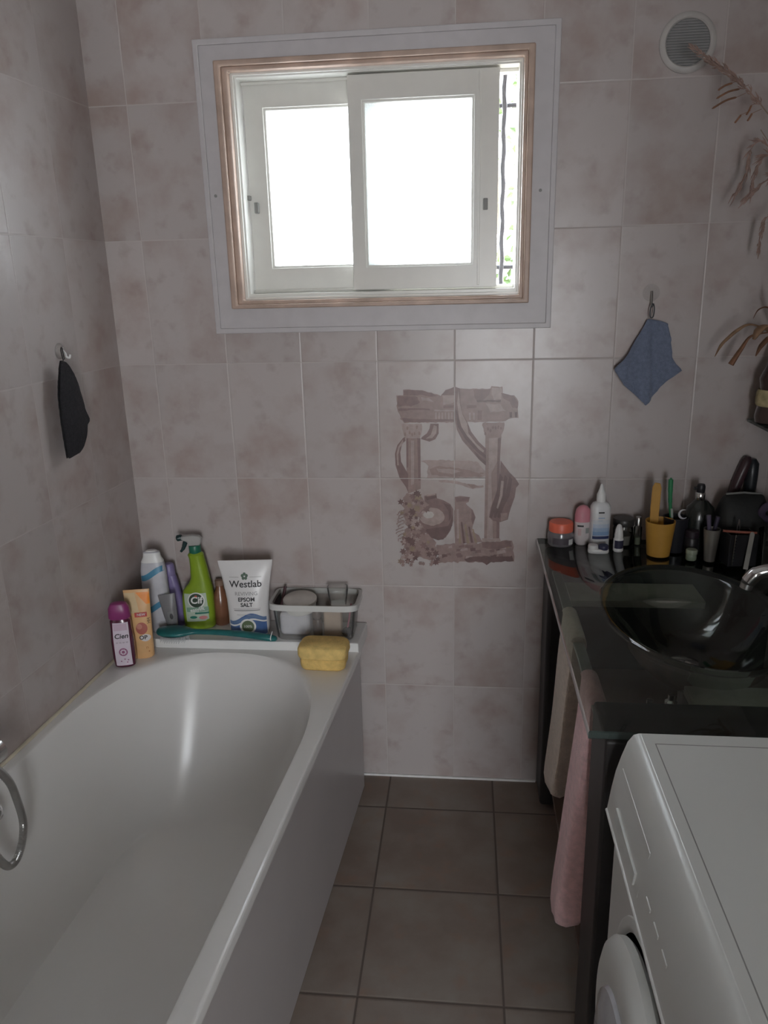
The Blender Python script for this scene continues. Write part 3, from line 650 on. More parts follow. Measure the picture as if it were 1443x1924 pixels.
# green spray cleaner
secs = [(0, .040, .022, 3), (.005, .046, .026, 3.2), (.05, .048, .027, 3.2, .001), (.10, .047, .026, 3, .003), (.125, .044, .025, 2.8, .006), (.145, .033, .023, 2.6, .014), (.160, .028, .022, 2.4, .017), (.195, .025, .021, 2.2, .016), (.222, .0225, .020, 2.2, .014), (.235, .0235, .021, 2.2, .012), (.242, .017, .016, 2.2, .012)]
t, sf = bottle_thing('spray_cleaner', 'green trigger spray bottle with round dark badge on its label', (.293, -.055, LED), .12, secs, mat('lime_plastic', (.22, .33, .02), .3, var=.1, scale=12), rot=(0, -.03, .12))
b = B().lathe([(.0165, .238), (.0175, .240), (.0175, .262), (.0165, .264)], 28, 0, .012, 0); obj('collar', b, mat('deep_green', (.012, .13, .08), .4), t)
b = B(); b.prism([(-.004, .262), (.028, .262), (.034, .272), (.036, .284), (.030, .292), (.010, .296), (-.022, .294), (-.028, .288), (-.020, .280), (-.008, .276)], -.010, .010); obj('spray_head', b, clear('milky_head', (.8, .8, .8), haze=.6, hazecol=(.55, .54, .52), rough=.3), t, bevel=.004)
b = B().lathe([(.008, 0), (.0095, .002), (.0095, .014), (.006, .017)], 20).xf(Matrix.Translation((-.022, 0, .289)) @ Matrix.Rotation(-PI/2-.15, 4, 'Y')); obj('nozzle', b, mat('dark_teal', (.012, .035, .035), .35), t)
b = B().tube(smooth([(-.012, 0, .277), (-.017, 0, .266), (-.022, 0, .255), (-.031, 0, .244)], 5), [.007]*4+[.0065]*4+[.0055]*4+[.004]*3+[.003], 10, flat=.8); obj('trigger', b, mat('dark_teal', (.012, .035, .035), .35), t)
b = B(); patch(b, sf, lambda z: -.034+.0*z, lambda z: .034-.04*max(0, z-.085)-.012*(z < .03), .028, .118, 0)
disc(b, sf, .002, .096, .0255, .0255, 1, eps=.0006); disc(b, sf, .002, .096, .022, .022, 2, eps=.0009)
text(b, sf, 'Cif', .030, .002, .096, 1, eps=.0013, bold=.0009, shear=.1); patch(b, sf, -.001, .006, .107, .1125, 3, 2, 2, .0014)
text(b, sf, 'easylift', .0165, .002, .067, 1, eps=.0012, wid=.95, rot=.12, bold=.0003); patch(b, sf, lambda z: -.030, .036, .060, .0745, 4, eps=.0007)
patch(b, sf, -.006, .036, .052, .0575, 5, eps=.0008); disc(b, sf, -.012, .042, .011, .0045, 5); disc(b, sf, .017, .040, .013, .006, 6)
obj('label', b, [mat('label_pale_green', (.42, .50, .40), .45), mat('label_offwhite', (.68, .68, .66), .45), mat('badge_dark', (.03, .055, .035), .4), mat('badge_red', (.42, .08, .05), .4), mat('label_mid_green', (.20, .33, .24), .4), mat('label_deep_green', (.02, .17, .12), .4), mat('label_pink', (.55, .22, .22), .4)], t)
# amber bottle behind
secs = [(0, .021, .021, 2), (.004, .024, .024, 2), (.09, .024, .024, 2), (.115, .012, .012, 2), (.13, .011, .011, 2)]
t, sf = bottle_thing('amber_bottle', 'brown amber bottle half hidden behind the white salt pouch', (.353, -.028, LED), 0, secs, mat('amber_glass', (.20, .09, .05), .25, coat=.3))
b = B().lathe([(.013, .126), (.013, .142), (.010, .144)], 20); obj('cap', b, mat('brown_cap', (.22, .14, .10), .5), t)
# salt pouch
secs = [(0, .050, .028, 3), (.004, .057, .034, 3), (.03, .060, .036, 2.8), (.07, .060, .034, 2.6), (.11, .062, .029, 2.4), (.15, .067, .021, 2.3), (.19, .073, .011, 2.2), (.215, .078, .004, 2), (.232, .080, .0012, 2)]
t, sf = bottle_thing('bath_salt_pouch', 'white stand-up pouch of bath salt with blue foot and green seal', (.458, -.086, LED), .10, secs, mat('pouch_film', (.68, .665, .66), .28, var=.02, bump=.25, bscale=28), 'pouch', 'pouch')
t.rotation_euler = (.03, 0, .10)
b = B(); wv = lambda u: .063+.012*math.sin((u+.02)*55)+.10*max(0, u)*1.2
vs = []; n = 24
for i in range(n+1):
    u = -.054+.108*i/n
    for k in range(9): vs.append(sf(u, .006+(wv(u)-.006)*k/8, .0005))
b.add(vs, [(9*i+k, 9*i+9+k, 9*i+10+k, 9*i+k+1) for i in range(n) for k in range(8)], 0)
for d0, d1, mi in ((-.017, -.012, 1), (-.010, -.001, 5)):
    vs = []
    for i in range(n+1):
        u = -.054+.108*i/n; vs += [sf(u, wv(u)+d0-.004*math.cos(u*40), .0008), sf(u, wv(u)+d1-.004*math.cos(u*40), .0008)]
    b.add(vs, [(2*i, 2*i+2, 2*i+3, 2*i+1) for i in range(n)], mi)
disc(b, sf, 0, .036, .024, .024, 1, eps=.0011); disc(b, sf, 0, .036, .0185, .0185, 2, eps=.0014); text(b, sf, '100%', .0115, 0, .036, 1, eps=.0018)
text(b, sf, 'Westlab', .0275, -.001, .163, 3, wid=1.02, bold=.0004); text(b, sf, 'REVIVING', .0155, 0, .135, 4); text(b, sf, 'EPSOM', .0160, 0, .118, 3, bold=.0005); text(b, sf, 'SALT', .0160, 0, .102, 3, bold=.0005)
patch(b, sf, -.040, .040, .0895, .0905, 4, 16, 1); patch(b, sf, -.038, .038, .084, .0865, 4, 16, 1); patch(b, sf, -.030, .030, .071, .073, 6, 12, 1); patch(b, sf, -.020, .020, .065, .067, 6, 8, 1)
patch(b, sf, -.048, -.020, .1825, .1845, 6, 6, 1); patch(b, sf, .012, .046, .1825, .1845, 6, 6, 1)
for k in range(5): a = PI/2+k*2*PI/5; disc(b, sf, -.003+.0065*math.cos(a), .186+.0065*math.sin(a), .0042, .0048, 7, 12)
obj('label', b, [mat('pouch_blue', (.065, .13, .30), .3), mat('label_offwhite', (.68, .68, .66), .45), mat('seal_green', (.10, .14, .07), .4), M_ink, mat('label_grey', (.25, .24, .24), .5), mat('pouch_slate', (.12, .19, .33), .3), mat('label_faint', (.45, .44, .43), .5), mat('clover_green', (.07, .12, .08), .5)], t)
# dark stick beside the pouch
b = B().tube([(.0, 0, 0), (.004, .01, .05), (.020, .032, .125)], .0045, 8)
o = obj('cosmetic_stick', b, mat('maroon_stick', (.07, .025, .03), .5), loc=(.538, -.060, LED)); tag(o, 'thin dark maroon stick leaning between pouch and clear box', 'stick')

# clear storage box and its contents
bx = thing('storage_box', 'clear plastic open box full of toiletries on the bath ledge', 'box', (.660, -.072, LED))
b = B(); H = .112
def rr(a, c, z, N=40, n=7): return [(x, y, z) for x, y, _ in ring(0, a, c, n, N)]
b.loft([rr(.110, .062, .0), rr(.113, .064, .003), rr(.124, .0675, H), rr(.122, .0655, H), rr(.111, .062, .005), rr(.108, .060, .003)], cap0=True, cap1=True)
obj('shell', b, M_plastic, bx)
b = B().loft([rr(.123, .0672, H-.018), rr(.132, .0695, H-.018), rr(.132, .0695, H), rr(.1225, .066, H)], closed=True); obj('rim', b, clear('milky_rim', (.95, .96, .95), haze=.7, hazecol=(.78, .78, .76), rough=.3), bx)
o = B(); o.lathe([(.043, 0), (.046, .003), (.047, .030), (.045, .033)], 36); jar = thing('cream_jar', 'round white jar lying under clear lid inside the plastic box', 'jar', (.612, -.075, LED+.072), rot=(.10, 0, 0))
obj('body', o, M_white, jar)
b = B().lathe([(.049, .026), (.050, .027), (.050, .036), (.046, .039), (.001, .0395)], 36); obj('lid', b, mat('cream_lid', (.62, .59, .55), .4), jar)
b = B(); b.box(-.045, .045, -.028, .028, 0, .072); o = obj('cotton_bag', b, mat('white_soft', (.62, .62, .68), .8, var=.05, bump=.6, scale=40), loc=(.600, -.088, LED+.004), bevel=.014, seg=4); tag(o, 'white soft packet inside the clear box below the round jar', 'packet')
t, sf = bottle_thing('nail_polish_bottle', 'small dark brown bottle standing inside the clear box', (.668, -.112, LED+.004), 0, [(0, .013, .013, 2.6), (.05, .014, .014, 2.6), (.056, .012, .012, 2.4)], mat('umber_bottle', (.075, .045, .04), .35))
b = B().lathe([(.010, .056), (.010, .062), (.013, .064), (.013, .086), (.012, .088)], 20); obj('cap', b, mat('umber_cap', (.13, .10, .10), .4), t)
b = B().box(-.026, .026, -.018, .018, 0, .078); o = obj('soap_packet', b, mat('beige_packet', (.48, .38, .31), .6), loc=(.712, -.095, LED+.004), bevel=.006); tag(o, 'beige packet inside the clear box, behind the sponge', 'packet')
t = thing('makeup_brush', 'makeup brush with pink handle and dark tuft inside the clear box', 'brush', (.756, -.112, LED+.012))
b = B().tube([(0, 0, .016), (.006, .004, .05), (.012, .012, .092)], .0025, 8); obj('handle', b, mat('pink_handle', (.40, .13, .18), .4), t)
b = B().lathe([(.004, .022), (.012, .018), (.017, .008), (.013, -.002), (.003, -.007)], 20); obj('bristle_tuft', b, mat('dark_tuft', (.06, .055, .065), .9, bump=.8, scale=200), t)
t, sf = bottle_thing('plastic_cup', 'clear plastic cup resting on the packets inside the box', (.722, -.055, LED+.086), .2, [(0, .024, .022, 4), (.048, .031, .028, 4), (.05, .030, .027, 4)], M_plastic, 'cup')
t, sf = bottle_thing('bath_oil_bottle', 'pale grey-blue bottle lying behind packet inside the clear box', (.585, -.030, LED+.004), 0, [(0, .018, .014, 2.4), (.06, .018, .014, 2.4), (.07, .010, .009, 2)], mat('pale_slate', (.30, .31, .36), .4))

# sponge
sp = thing('bath_sponge', 'yellow two-layer sponge on the bath rim corner', 'sponge', (.706, -.226, RIM), rz=-.03)
def spongebox(z0, z1, a, c, seed):
    b = B(); rs = []
    for z, k in ((z0, .90), (z0+.004, .97), (z0+.010, 1.), (z1-.010, 1.), (z1-.004, .97), (z1, .90)):
        rs.append([(x*k+.0025*mnoise.noise(Vector((x*40, y*40, z*60+seed))), y*k+.002*mnoise.noise(Vector((x*50, y*50, z*50+seed+9))), z) for x, y, _ in ring(0, a, c, 5, 60)])
    return b.loft(rs)
M_sp = mat('yellow_sponge', (.68, .47, .16), .95, var=.15, scale=60, bump=1., bscale=220)
obj('lower_layer', spongebox(0, .035, .064, .042, 1), M_sp, sp, ang=180)
obj('upper_layer', spongebox(.032, .068, .069, .045, 5), mat('yellow_sponge_top', (.70, .50, .18), .95, var=.15, scale=50, bump=1., bscale=180), sp, ang=180)

# hairbrush
hb = thing('hairbrush', 'teal hairbrush lying bristles down along the bath ledge', 'hairbrush', (.255, -.182, LED), rz=-.0)
hb.location = (.250, -.153, LED+.0005)
b = B(); rs = []
prof = [(-.056, .003, .003), (-.053, .014, .007), (-.044, .024, .010), (-.028, .031, .012), (-.005, .034, .012), (.018, .031, .012), (.036, .022, .010), (.050, .013, .0085), (.065, .009, .008), (.10, .0095, .008), (.15, .011, .0085), (.20, .0125, .009), (.25, .0135, .010), (.285, .0125, .010), (.300, .009, .008), (.305, .003, .003)]
for x, hw, ht in prof:
    zc = .028+.006*math.sin(min(PI, max(0, x-.05)*12.6)) - .066*max(0, x-.05)
    rs.append([(x, hw*math.cos(2*PI*i/16), zc+ht*math.sin(2*PI*i/16)) for i in range(16)])
b.loft(rs); obj('handle', b, mat('teal_plastic', (.012, .125, .125), .3, var=.15), hb, ang=60)
b = B(); b.loft([[(x*.9, y*.9, z) for x, y, z in ((-.05+.1*0, 0, 0),)]]*0 or [[(-.004+.045*k*math.cos(2*PI*i/24), .028*k*math.sin(2*PI*i/24), z) for i in range(24)] for k, z in ((1., .024), (1., .019), (.7, .015))]); obj('cushion', b, mat('dark_cushion', (.01, .03, .035), .6), hb)
b = B()
for i in range(-6, 7):
    for j in range(-4, 5):
        if (i/6.6)**2+(j/4.6)**2 < 1: b.tube([(-.004+i*.0068, j*.0058, .017), (-.004+i*.0072, j*.0066-.001, .001)], .0007, 5)
o = obj('bristles', b, mat('bristle_grey', (.45, .46, .47), .4), hb); o['kind'] = 'stuff'
b = B().tube(smooth([(.292, .0, .034), (.290, -.010, .026), (.288, -.013, .014), (.291, -.006, .010)], 5), .0012, 6); obj('hang_loop', b, M_white, hb)

# ------------------------------------------------------------------ washbasin unit
VT = .822; VX0, VX1, VY0, VY1 = 1.302, 1.975, -1.0, -.004
va = thing('washbasin_unit', 'dark washbasin unit with green glass top and sunken glass bowl', 'washbasin', (1.64, -.5, 0))
obj('side_panel', B().box(1.326, 1.94, -.137, -.008, .012, .802), M_dark, va, world=True, bevel=.012, seg=4)
obj('side_panel', B().box(1.332, 1.94, -.995, -.865, .012, .802), M_dark, va, world=True, bevel=.006, seg=3)
M_brown = mat('brown_board', (.15, .10, .075), .55, var=.2, scale=10)
obj('back_panel', B().box(1.92, 1.94, -.865, -.137, .10, .78), M_brown, va, world=True)
obj('shelf', B().box(1.37, 1.92, -.865, -.137, .46, .48), M_brown, va, world=True)
obj('bottom_board', B().box(1.36, 1.92, -.865, -.137, .06, .08), M_brown, va, world=True)
obj('cross_rail', B().box(1.365, 1.70, -.29, -.17, .735, .755), mat('pale_board', (.36, .35, .31), .6), va, world=True, bevel=.003)
obj('cross_rail', B().box(1.535, 1.90, -.79, -.715, .735, .755), mat('pale_board', (.36, .35, .31), .6), va, world=True, bevel=.003)
N = 72
def rc(z, x0, x1, y0, y1, cx, cy):
    out = []
    for i in range(N):
        t = 2*PI*i/N; c, s_ = math.cos(t), math.sin(t)
        ks = []
        if c > 1e-9: ks.append((x1-cx)/c)
        if c < -1e-9: ks.append((x0-cx)/c)
        if s_ > 1e-9: ks.append((y1-cy)/s_)
        if s_ < -1e-9: ks.append((y0-cy)/s_)
        k = min(ks); out.append([cx+c*k, cy+s_*k, z])
    for X, Y in ((x0, y0), (x1, y0), (x0, y1), (x1, y1)):
        j = min(range(N), key=lambda q: (out[q][0]-X)**2+(out[q][1]-Y)**2); out[j] = [X, Y, z]
    return out
def el(z, a, c, cx=1.605, cy=-.50): return [(cx+a*math.cos(2*PI*i/N), cy+c*math.sin(2*PI*i/N), z) for i in range(N)]
cx, cy = 1.605, -.50
bowl = [(VT-.0005, .205, .292), (VT+.004, .198, .285), (VT+.002, .190, .277), (VT-.012, .178, .262), (VT-.045, .160, .238), (VT-.085, .132, .198), (VT-.118, .098, .145), (VT-.138, .06, .085), (VT-.145, .022, .022)]
b = B()
b.loft([rc(VT, VX0+.002, VX1, VY0+.002, VY1-.002, cx, cy)]+[el(z, a, c) for z, a, c in bowl], 0, cap0=False, cap1=False)
b.loft([rc(VT-.015, VX0+.002, VX1, VY0+.002, VY1-.002, cx, cy)]+[el(z-.014, a, c) for z, a, c in bowl], 0, cap0=False, cap1=False)
b.loft([rc(VT, VX0+.002, VX1, VY0+.002, VY1-.002, cx, cy), rc(VT-.002, VX0, VX1+.001, VY0, VY1, cx, cy), rc(VT-.013, VX0, VX1+.001, VY0, VY1, cx, cy), rc(VT-.015, VX0+.002, VX1, VY0+.002, VY1-.002, cx, cy)], 1, cap0=False, cap1=False)
obj('glass_top', b, [M_gtop, M_gedge], va, world=True, fix=False)
b = B().lathe([(.030, 0), (.034, .002), (.033, .005), (.020, .008), (.001, .009)], 32); obj('drain', b, M_chrome, va, loc=Vector((1.605, -.47, VT-.146))-Vector(va.location))
b = B().lathe([(.016, 0), (.016, -.12), (.028, -.13), (.028, -.22), (.012, -.24)], 24); obj('waste_trap', b, M_chromed, va, loc=Vector((1.605, -.50, VT-.162))-Vector(va.location))
b = B(); b.box(1.334, 1.358, -.865, -.137, .768, .775); obj('towel_rail', b, mat('rail_steel', (.30, .32, .29), .35, .6), va, world=True, bevel=.002)
for x, y in ((1.432, -.865), (1.475, -.845)):
    b = B().lathe([(.011, 0), (.011, .006), (.006, .010), (.006, .02)], 20); obj('standoff', b, M_chrome, va, loc=Vector((x, y, .787))-Vector(va.location))
# tap
tp = thing('basin_tap', 'chrome basin tap arching over the glass bowl', 'tap', (1.885, -.50, VT))
b = B().lathe([(.028, 0), (.030, .003), (.028, .008), (.023, .012), (.023, .075), (.020, .085)], 32); obj('body', b, M_chrome, tp)
b = B().tube(smooth([(0, 0, .06), (-.03, 0, .085), (-.075, .003, .098), (-.12, .006, .098), (-.15, .010, .088), (-.165, .012, .068)], 6), [.015]*8+[.014]*8+[.0145]*8+[.016]*7, 18); obj('spout', b, M_chrome, tp)
b = B().lathe([(.0135, 0), (.0135, -.012)], 20); obj('aerator', b, M_chromed, tp, loc=(-.166, .012, .064), rot=(0, .25, 0))
b = B().tube([(0, 0, .085), (0, 0, .10), (-.02, 0, .112), (-.07, 0, .125)], [.021, .018, .010, .006], 16); obj('lever', b, M_chrome, tp)

# towels
def towel(name, label, y0, y1, zl0, zl1, xf, thick, m, seed):
    """terry towel folded over the rail: front fall, bend and rear fall in one closed sheet"""
    r = random.Random(seed); t = thing(name, label, 'towel', (1.346, (y0+y1)/2, .77)); b = B(); rings = []
    K = 14
    for k in range(K+1):
        q = k/K; y = y0+(y1-y0)*q; zl = zl0+(zl1-zl0)*q; sec = []
        inset = .006*(1-min(1, min(q, 1-q)*8))
        out = []
        M = 16
        def wob(z): return .004*mnoise.noise(Vector((seed, y*14, z*5)))
        for i in range(M+1):   # outer front, bottom to top
            z = zl+(.772-zl)*i/M; rr_ = .014*(1-min(1, i/1.2)); xx = xf+(1.328-xf)*(i/M)**.9+wob(z)+inset; out.append((xx+rr_*.6, y, z+.0))
        for i in range(1, 8):
            a = PI*i/8; out.append((1.346-(.018-.0)*math.cos(a), y, .772+(.022-inset)*math.sin(a)))
        zb = zl+.02
        for i in range(M+1):
            z = .772+(zb-.772)*i/M; out.append((1.364-(.020*(i/M))+.003*wob(z), y, z))
        out.append((1.335, y, zl+.004)); out.append((xf+.026, y, zl-.004))
        rings.append(out)
    b.loft(rings); obj('terry', b, m, t, world=True, ang=70)
    return t
t1 = towel('hand_towel', 'beige towel folded over the rail nearest the window wall', -.41, -.575, .30, .375, 1.296, .02, mat('beige_terry', (.58, .49, .41), .95, var=.12, scale=80, bump=1., bscale=350, sheen=.3), 1)
t2 = towel('hand_towel', 'pink ribbed towel folded over the rail beside the washing machine end', -.72, -.835, .185, .255, 1.284, .02, mat('pink_terry', (.82, .53, .54), .95, var=.12, scale=80, bump=1., bscale=350, sheen=.3), 2)

# ------------------------------------------------------------------ toiletries on the glass
Z = VT
VG = 'toiletries on the glass washbasin top'
t = thing('cosmetic_jar', 'low glass jar with orange-red lid at the glass corner', 'jar', (1.365, -.046, Z), .2)
sec = [(0, .034, .034, 2), (.004, .0365, .0365, 2), (.030, .0365, .0365, 2), (.040, .033, .033, 2)]
b = B(); bottle(b, sec); obj('body', b, mat('smoke_glass', (.17, .16, .17), .2, coat=.5), t)
b = B().lathe([(.031, .038), (.0335, .040), (.0335, .062), (.031, .066), (.001, .0665)], 36); obj('lid', b, mat('coral_lid', (.80, .16, .09), .4), t)
sf = front(sec); b = B(); patch(b, sf, -.034, .034, .007, .026, 0); patch(b, sf, .012, .026, .006, .022, 1, eps=.0008); obj('label', b, [mat('jar_label', (.09, .075, .09), .5), mat('label_offwhite', (.68, .68, .66), .45)], t)
t = thing('roll_on_deodorant', 'white roll-on with round pink cap beside the orange-lidded jar', 'deodorant', (1.424, -.046, Z), .15)
sec = [(0, .015, .012, 2), (.005, .020, .016, 2), (.02, .0225, .018, 2.2), (.05, .0225, .018, 2.2), (.068, .022, .018, 2.2)]
b = B(); bottle(b, sec); obj('body', b, mat('rollon_white', (.66, .60, .60), .35), t)
b = B(); bottle(b, [(.068, .0225, .0185, 2.2), (.085, .0225, .0185, 2.2), (.102, .019, .016, 2.2), (.111, .011, .010, 2), (.114, .003, .003, 2)]); obj('cap', b, mat('pink_cap', (.62, .25, .30), .4), t)
sf = front(sec); b = B(); patch(b, sf, -.018, -.002, .055, .060, 0, 4, 2); patch(b, sf, .004, .014, .036, .052, 1, 4, 4); patch(b, sf, -.016, -.008, .03, .05, 2, 4, 4); obj('label', b, [M_ink, mat('label_greygreen', (.30, .32, .31), .5), mat('label_blush', (.62, .45, .46), .5)], t)
t = thing('solution_bottle', 'tall white lens solution bottle with pointed nozzle and blue label', 'bottle', (1.468, -.062, Z), .12)
sec = [(0, .024, .017, 3), (.004, .0265, .019, 3.2), (.115, .0265, .019, 3.2), (.125, .022, .016, 2.6), (.130, .012, .012, 2)]
b = B(); bottle(b, sec); obj('body', b, mat('bottle_white', (.68, .68, .69), .35), t)
b = B().lathe([(.0125, .128), (.0125, .150), (.0105, .154), (.007, .164), (.004, .176), (.0015, .179)], 24); obj('nozzle_cap', b, M_white, t)
sf = front(sec); b = B()
for k, c in enumerate(((.62, .65, .69), (.50, .57, .67), (.36, .47, .63), (.24, .37, .58))): patch(b, sf, -.0255, .0255, .036+.011*(3-k), .036+.011*(4-k), k+2, 14, 2, .0004)
patch(b, sf, -.026, .026, .026, .0345, 0, 14, 2, .0006); patch(b, sf, -.010, .006, .100, .104, 1, 4, 1); patch(b, sf, -.010, .008, .085, .088, 4, 4, 1); patch(b, sf, -.010, .004, .078, .080, 4, 4, 1)
obj('label', b, [mat('navy_band', (.03, .045, .13), .4), M_ink]+[mat('label_blue_%s' % 'abcd'[k], c, .4) for k, c in enumerate(((.62, .65, .69), (.50, .57, .67), (.36, .47, .63), (.24, .37, .58)))], t)
t = thing('lens_case', 'white contact lens case with one navy cap before the tall solution bottle', 'lens case', (1.458, -.118, Z), -.05)
b = B().loft([ring(z, a, c, 2.4, 40) for z, a, c in ((0, .026, .012), (.003, .028, .0135), (.010, .028, .0135), (.012, .026, .012))]); obj('base', b, M_white, t)
for sx, m in ((-1, M_white), (1, mat('navy_cap', (.035, .035, .08), .4))):
    b = B().lathe([(.0125, .010), (.0135, .012), (.0135, .020), (.012, .0225), (.001, .023)], 28); obj('cap', b, m, t, loc=(sx*.0138, 0, 0))
t = thing('glass_jar', 'small clear jar with dark lid behind the eye drops', 'jar', (1.536, -.046, Z), 0)
sec = [(0, .024, .024, 2), (.004, .027, .027, 2), (.048, .027, .027, 2), (.058, .024, .024, 2)]
b = B(); bottle(b, sec); obj('body', b, M_glass, t); b = B(); bottle(b, [(.003, .022, .022, 2), (.030, .0235, .0235, 2)]); obj('contents', b, mat('pale_balm', (.22, .20, .18), .6), t)
b = B().lathe([(.0275, .057), (.029, .059), (.029, .073), (.027, .077), (.001, .0775)], 36); obj('lid', b, mat('dark_lid', (.045, .043, .04), .4), t)
t = thing('eye_drop_bottle', 'little white eye drop bottle with navy label', 'bottle', (1.513, -.105, Z), .1)
sec = [(0, .011, .011, 2), (.003, .0135, .0135, 2), (.036, .0135, .0135, 2), (.041, .010, .010, 2)]
b = B(); bottle(b, sec); obj('body', b, M_white, t); b = B().lathe([(.0115, .040), (.0115, .048), (.0095, .062), (.006, .074), (.003, .077)], 24); obj('cap', b, M_white, t)
sf = front(sec); b = B(); patch(b, sf, -.0132, .0132, .011, .034, 0, 14, 3); obj('label', b, mat('navy_label', (.035, .035, .07), .4), t)
t = thing('scent_vial', 'slim clear vial with metal cap beside the orange cup', 'vial', (1.576, -.045, Z), 0)
b = B().lathe([(.009, 0), (.011, .002), (.011, .050), (.006, .056)], 20); obj('body', b, M_glass, t); b = B().lathe([(.009, .001), (.009, .022)], 16); obj('contents', b, mat('pale_scent', (.20, .22, .16), .4), t)
b = B().lathe([(.007, .055), (.0085, .056), (.0085, .079), (.007, .081)], 20); obj('cap', b, M_chromed, t)
t = thing('rinse_cup', 'ochre-orange plastic cup on the glass top', 'cup', (1.615, -.125, Z), 0)
b = B().lathe([(.001, .003), (.028, .003), (.037, .095), (.0385, .095), (.0295, .0), (.001, 0)][::-1], 40, cap0=False, cap1=False); M_och = mat('ochre_plastic', (.52, .28, .05), .45, var=.06); obj('body', b, M_och, t)
t = thing('spatula', 'flat ochre-orange spatula handle standing upright in the orange cup', 'spatula', (1.600, -.112, Z+.006), 0)
b = B().prism([(-.008, 0), (.008, 0), (.012, .07), (.0125, .12), (.0135, .175), (.010, .188), (-.004, .190), (-.010, .178), (-.011, .12), (-.010, .07)], -.003, .003); obj('handle', b, M_och, t, bevel=.002)
# dark holder with toothbrush and clip
t = thing('toothbrush_holder', 'dark tumbler behind the orange cup with green toothbrush in it', 'tumbler', (1.664, -.088, Z), 0)
b = B().lathe([(.001, .004), (.027, .004), (.031, .095), (.034, .095), (.030, .0), (.001, 0)][::-1], 36, cap0=False, cap1=False); obj('body', b, mat('dark_tumbler', (.022, .022, .028), .3), t)
t = thing('toothbrush', 'green toothbrush standing in the dark tumbler behind the orange cup', 'toothbrush', (1.652, -.085, Z+.006))
b = B().tube(smooth([(.008, 0, 0), (.004, 0, .06), (-.003, 0, .105), (-.006, 0, .13), (-.008, 0, .16), (-.009, 0, .186), (-.009, 0, .196)], 5), [.003]*8+[.0045]*7+[.0055]*5+[.0065]*8+[.003]*3, 12); obj('handle', b, mat('toothbrush_green', (.03, .22, .09), .35), t)
b = B().tube([(.0045, -.004, .06), (.001, -.0045, .09), (-.002, -.005, .112)], .0032, 8); obj('grip', b, mat('grip_pale', (.42, .47, .42), .4), t)
b = B().tube([(.012*math.cos(a), 0, .012*math.sin(a)) for a in [1.2+k*.2 for k in range(22)]], [.0008+.0022*math.sin(PI*k/21) for k in range(22)], 8)
o = obj('hair_clip', b, mat('white_clip', (.62, .62, .66), .35), loc=(1.675, -.118, Z+.111)); tag(o, 'white crescent-shaped clip hooked on the dark tumbler rim', 'clip')
# pump bottle
t = thing('pump_bottle', 'round black bottle with silver collar and black pump', 'bottle', (1.728, -.080, Z), .0)
sec = [(0, .034, .030, 2.2), (.004, .038, .034, 2.2), (.09, .040, .035, 2.3), (.120, .034, .030, 2.2), (.138, .018, .016, 2), (.142, .012, .012, 2)]
b = B(); bottle(b, sec); obj('body', b, mat('black_green', (.014, .017, .015), .25, coat=.3), t)
b = B().lathe([(.012, .140), (.0125, .141), (.0125, .160), (.011, .162)], 28); obj('collar', b, M_chrome, t, loc=(-.004, 0, 0))
b = B(); b.lathe([(.009, .160), (.011, .163), (.0115, .178), (.009, .184), (.001, .185)], 24); b.tube([(-.006, 0, .174), (-.018, 0, .172)], .004, 8); obj('pump', b, M_black, t, loc=(-.004, 0, 0))
t = thing('steel_tumbler', 'tapered steel tumbler with dark handles in front of the black bottle', 'tumbler', (1.735, -.170, Z), 0)
b = B().lathe([(.001, .003), (.012, .003), (.0195, .088), (.021, .088), (.0135, 0), (.001, 0)][::-1], 32, cap0=False, cap1=False); obj('body', b, mat('dull_steel', (.34, .32, .29), .35, .7), t)
for k, (dx, dy, hgt, m) in enumerate(((-.006, 0, .118, mat('violet_grey_razor', (.12, .10, .15), .4)), (.007, .004, .112, mat('ink_violet', (.05, .04, .07), .4)))):
    o = obj('razor', B().tube([(0, 0, 0), (dx*.5, dy, .06), (dx*1.6, dy, hgt)], [.003, .0045, .006], 10), m, loc=(1.735+dx*.4, -.170+dy, Z+.006)); tag(o, ('lilac-grey razor handle sticking out of the steel tumbler', 'dark violet razor handle in the steel tumbler')[k], 'razor')
t = thing('ointment_pot', 'tiny pale green pot between orange cup and steel tumbler', 'pot', (1.690, -.165, Z), 0)
b = B().lathe([(.012, 0), (.0135, .002), (.0135, .016), (.012, .018)], 24); obj('body', b, mat('pale_green_pot', (.26, .31, .23), .4), t)
b = B().lathe([(.014, .017), (.0145, .018), (.0145, .027), (.013, .029), (.001, .0295)], 24); obj('lid', b, mat('green_pot_lid', (.33, .37, .28), .4), t)
t = thing('black_jar', 'squat black jar behind the tiny green pot', 'jar', (1.682, -.128, Z+.0), 0)
t.location = (1.700, -.122, Z)
b = B().lathe([(.017, 0), (.019, .003), (.019, .045), (.016, .05)], 24); obj('body', b, M_black, t)
b = B().lathe([(.017, .049), (.018, .05), (.018, .066), (.016, .068)], 24); obj('lid', b, mat('plum_black', (.03, .02, .028), .4), t)
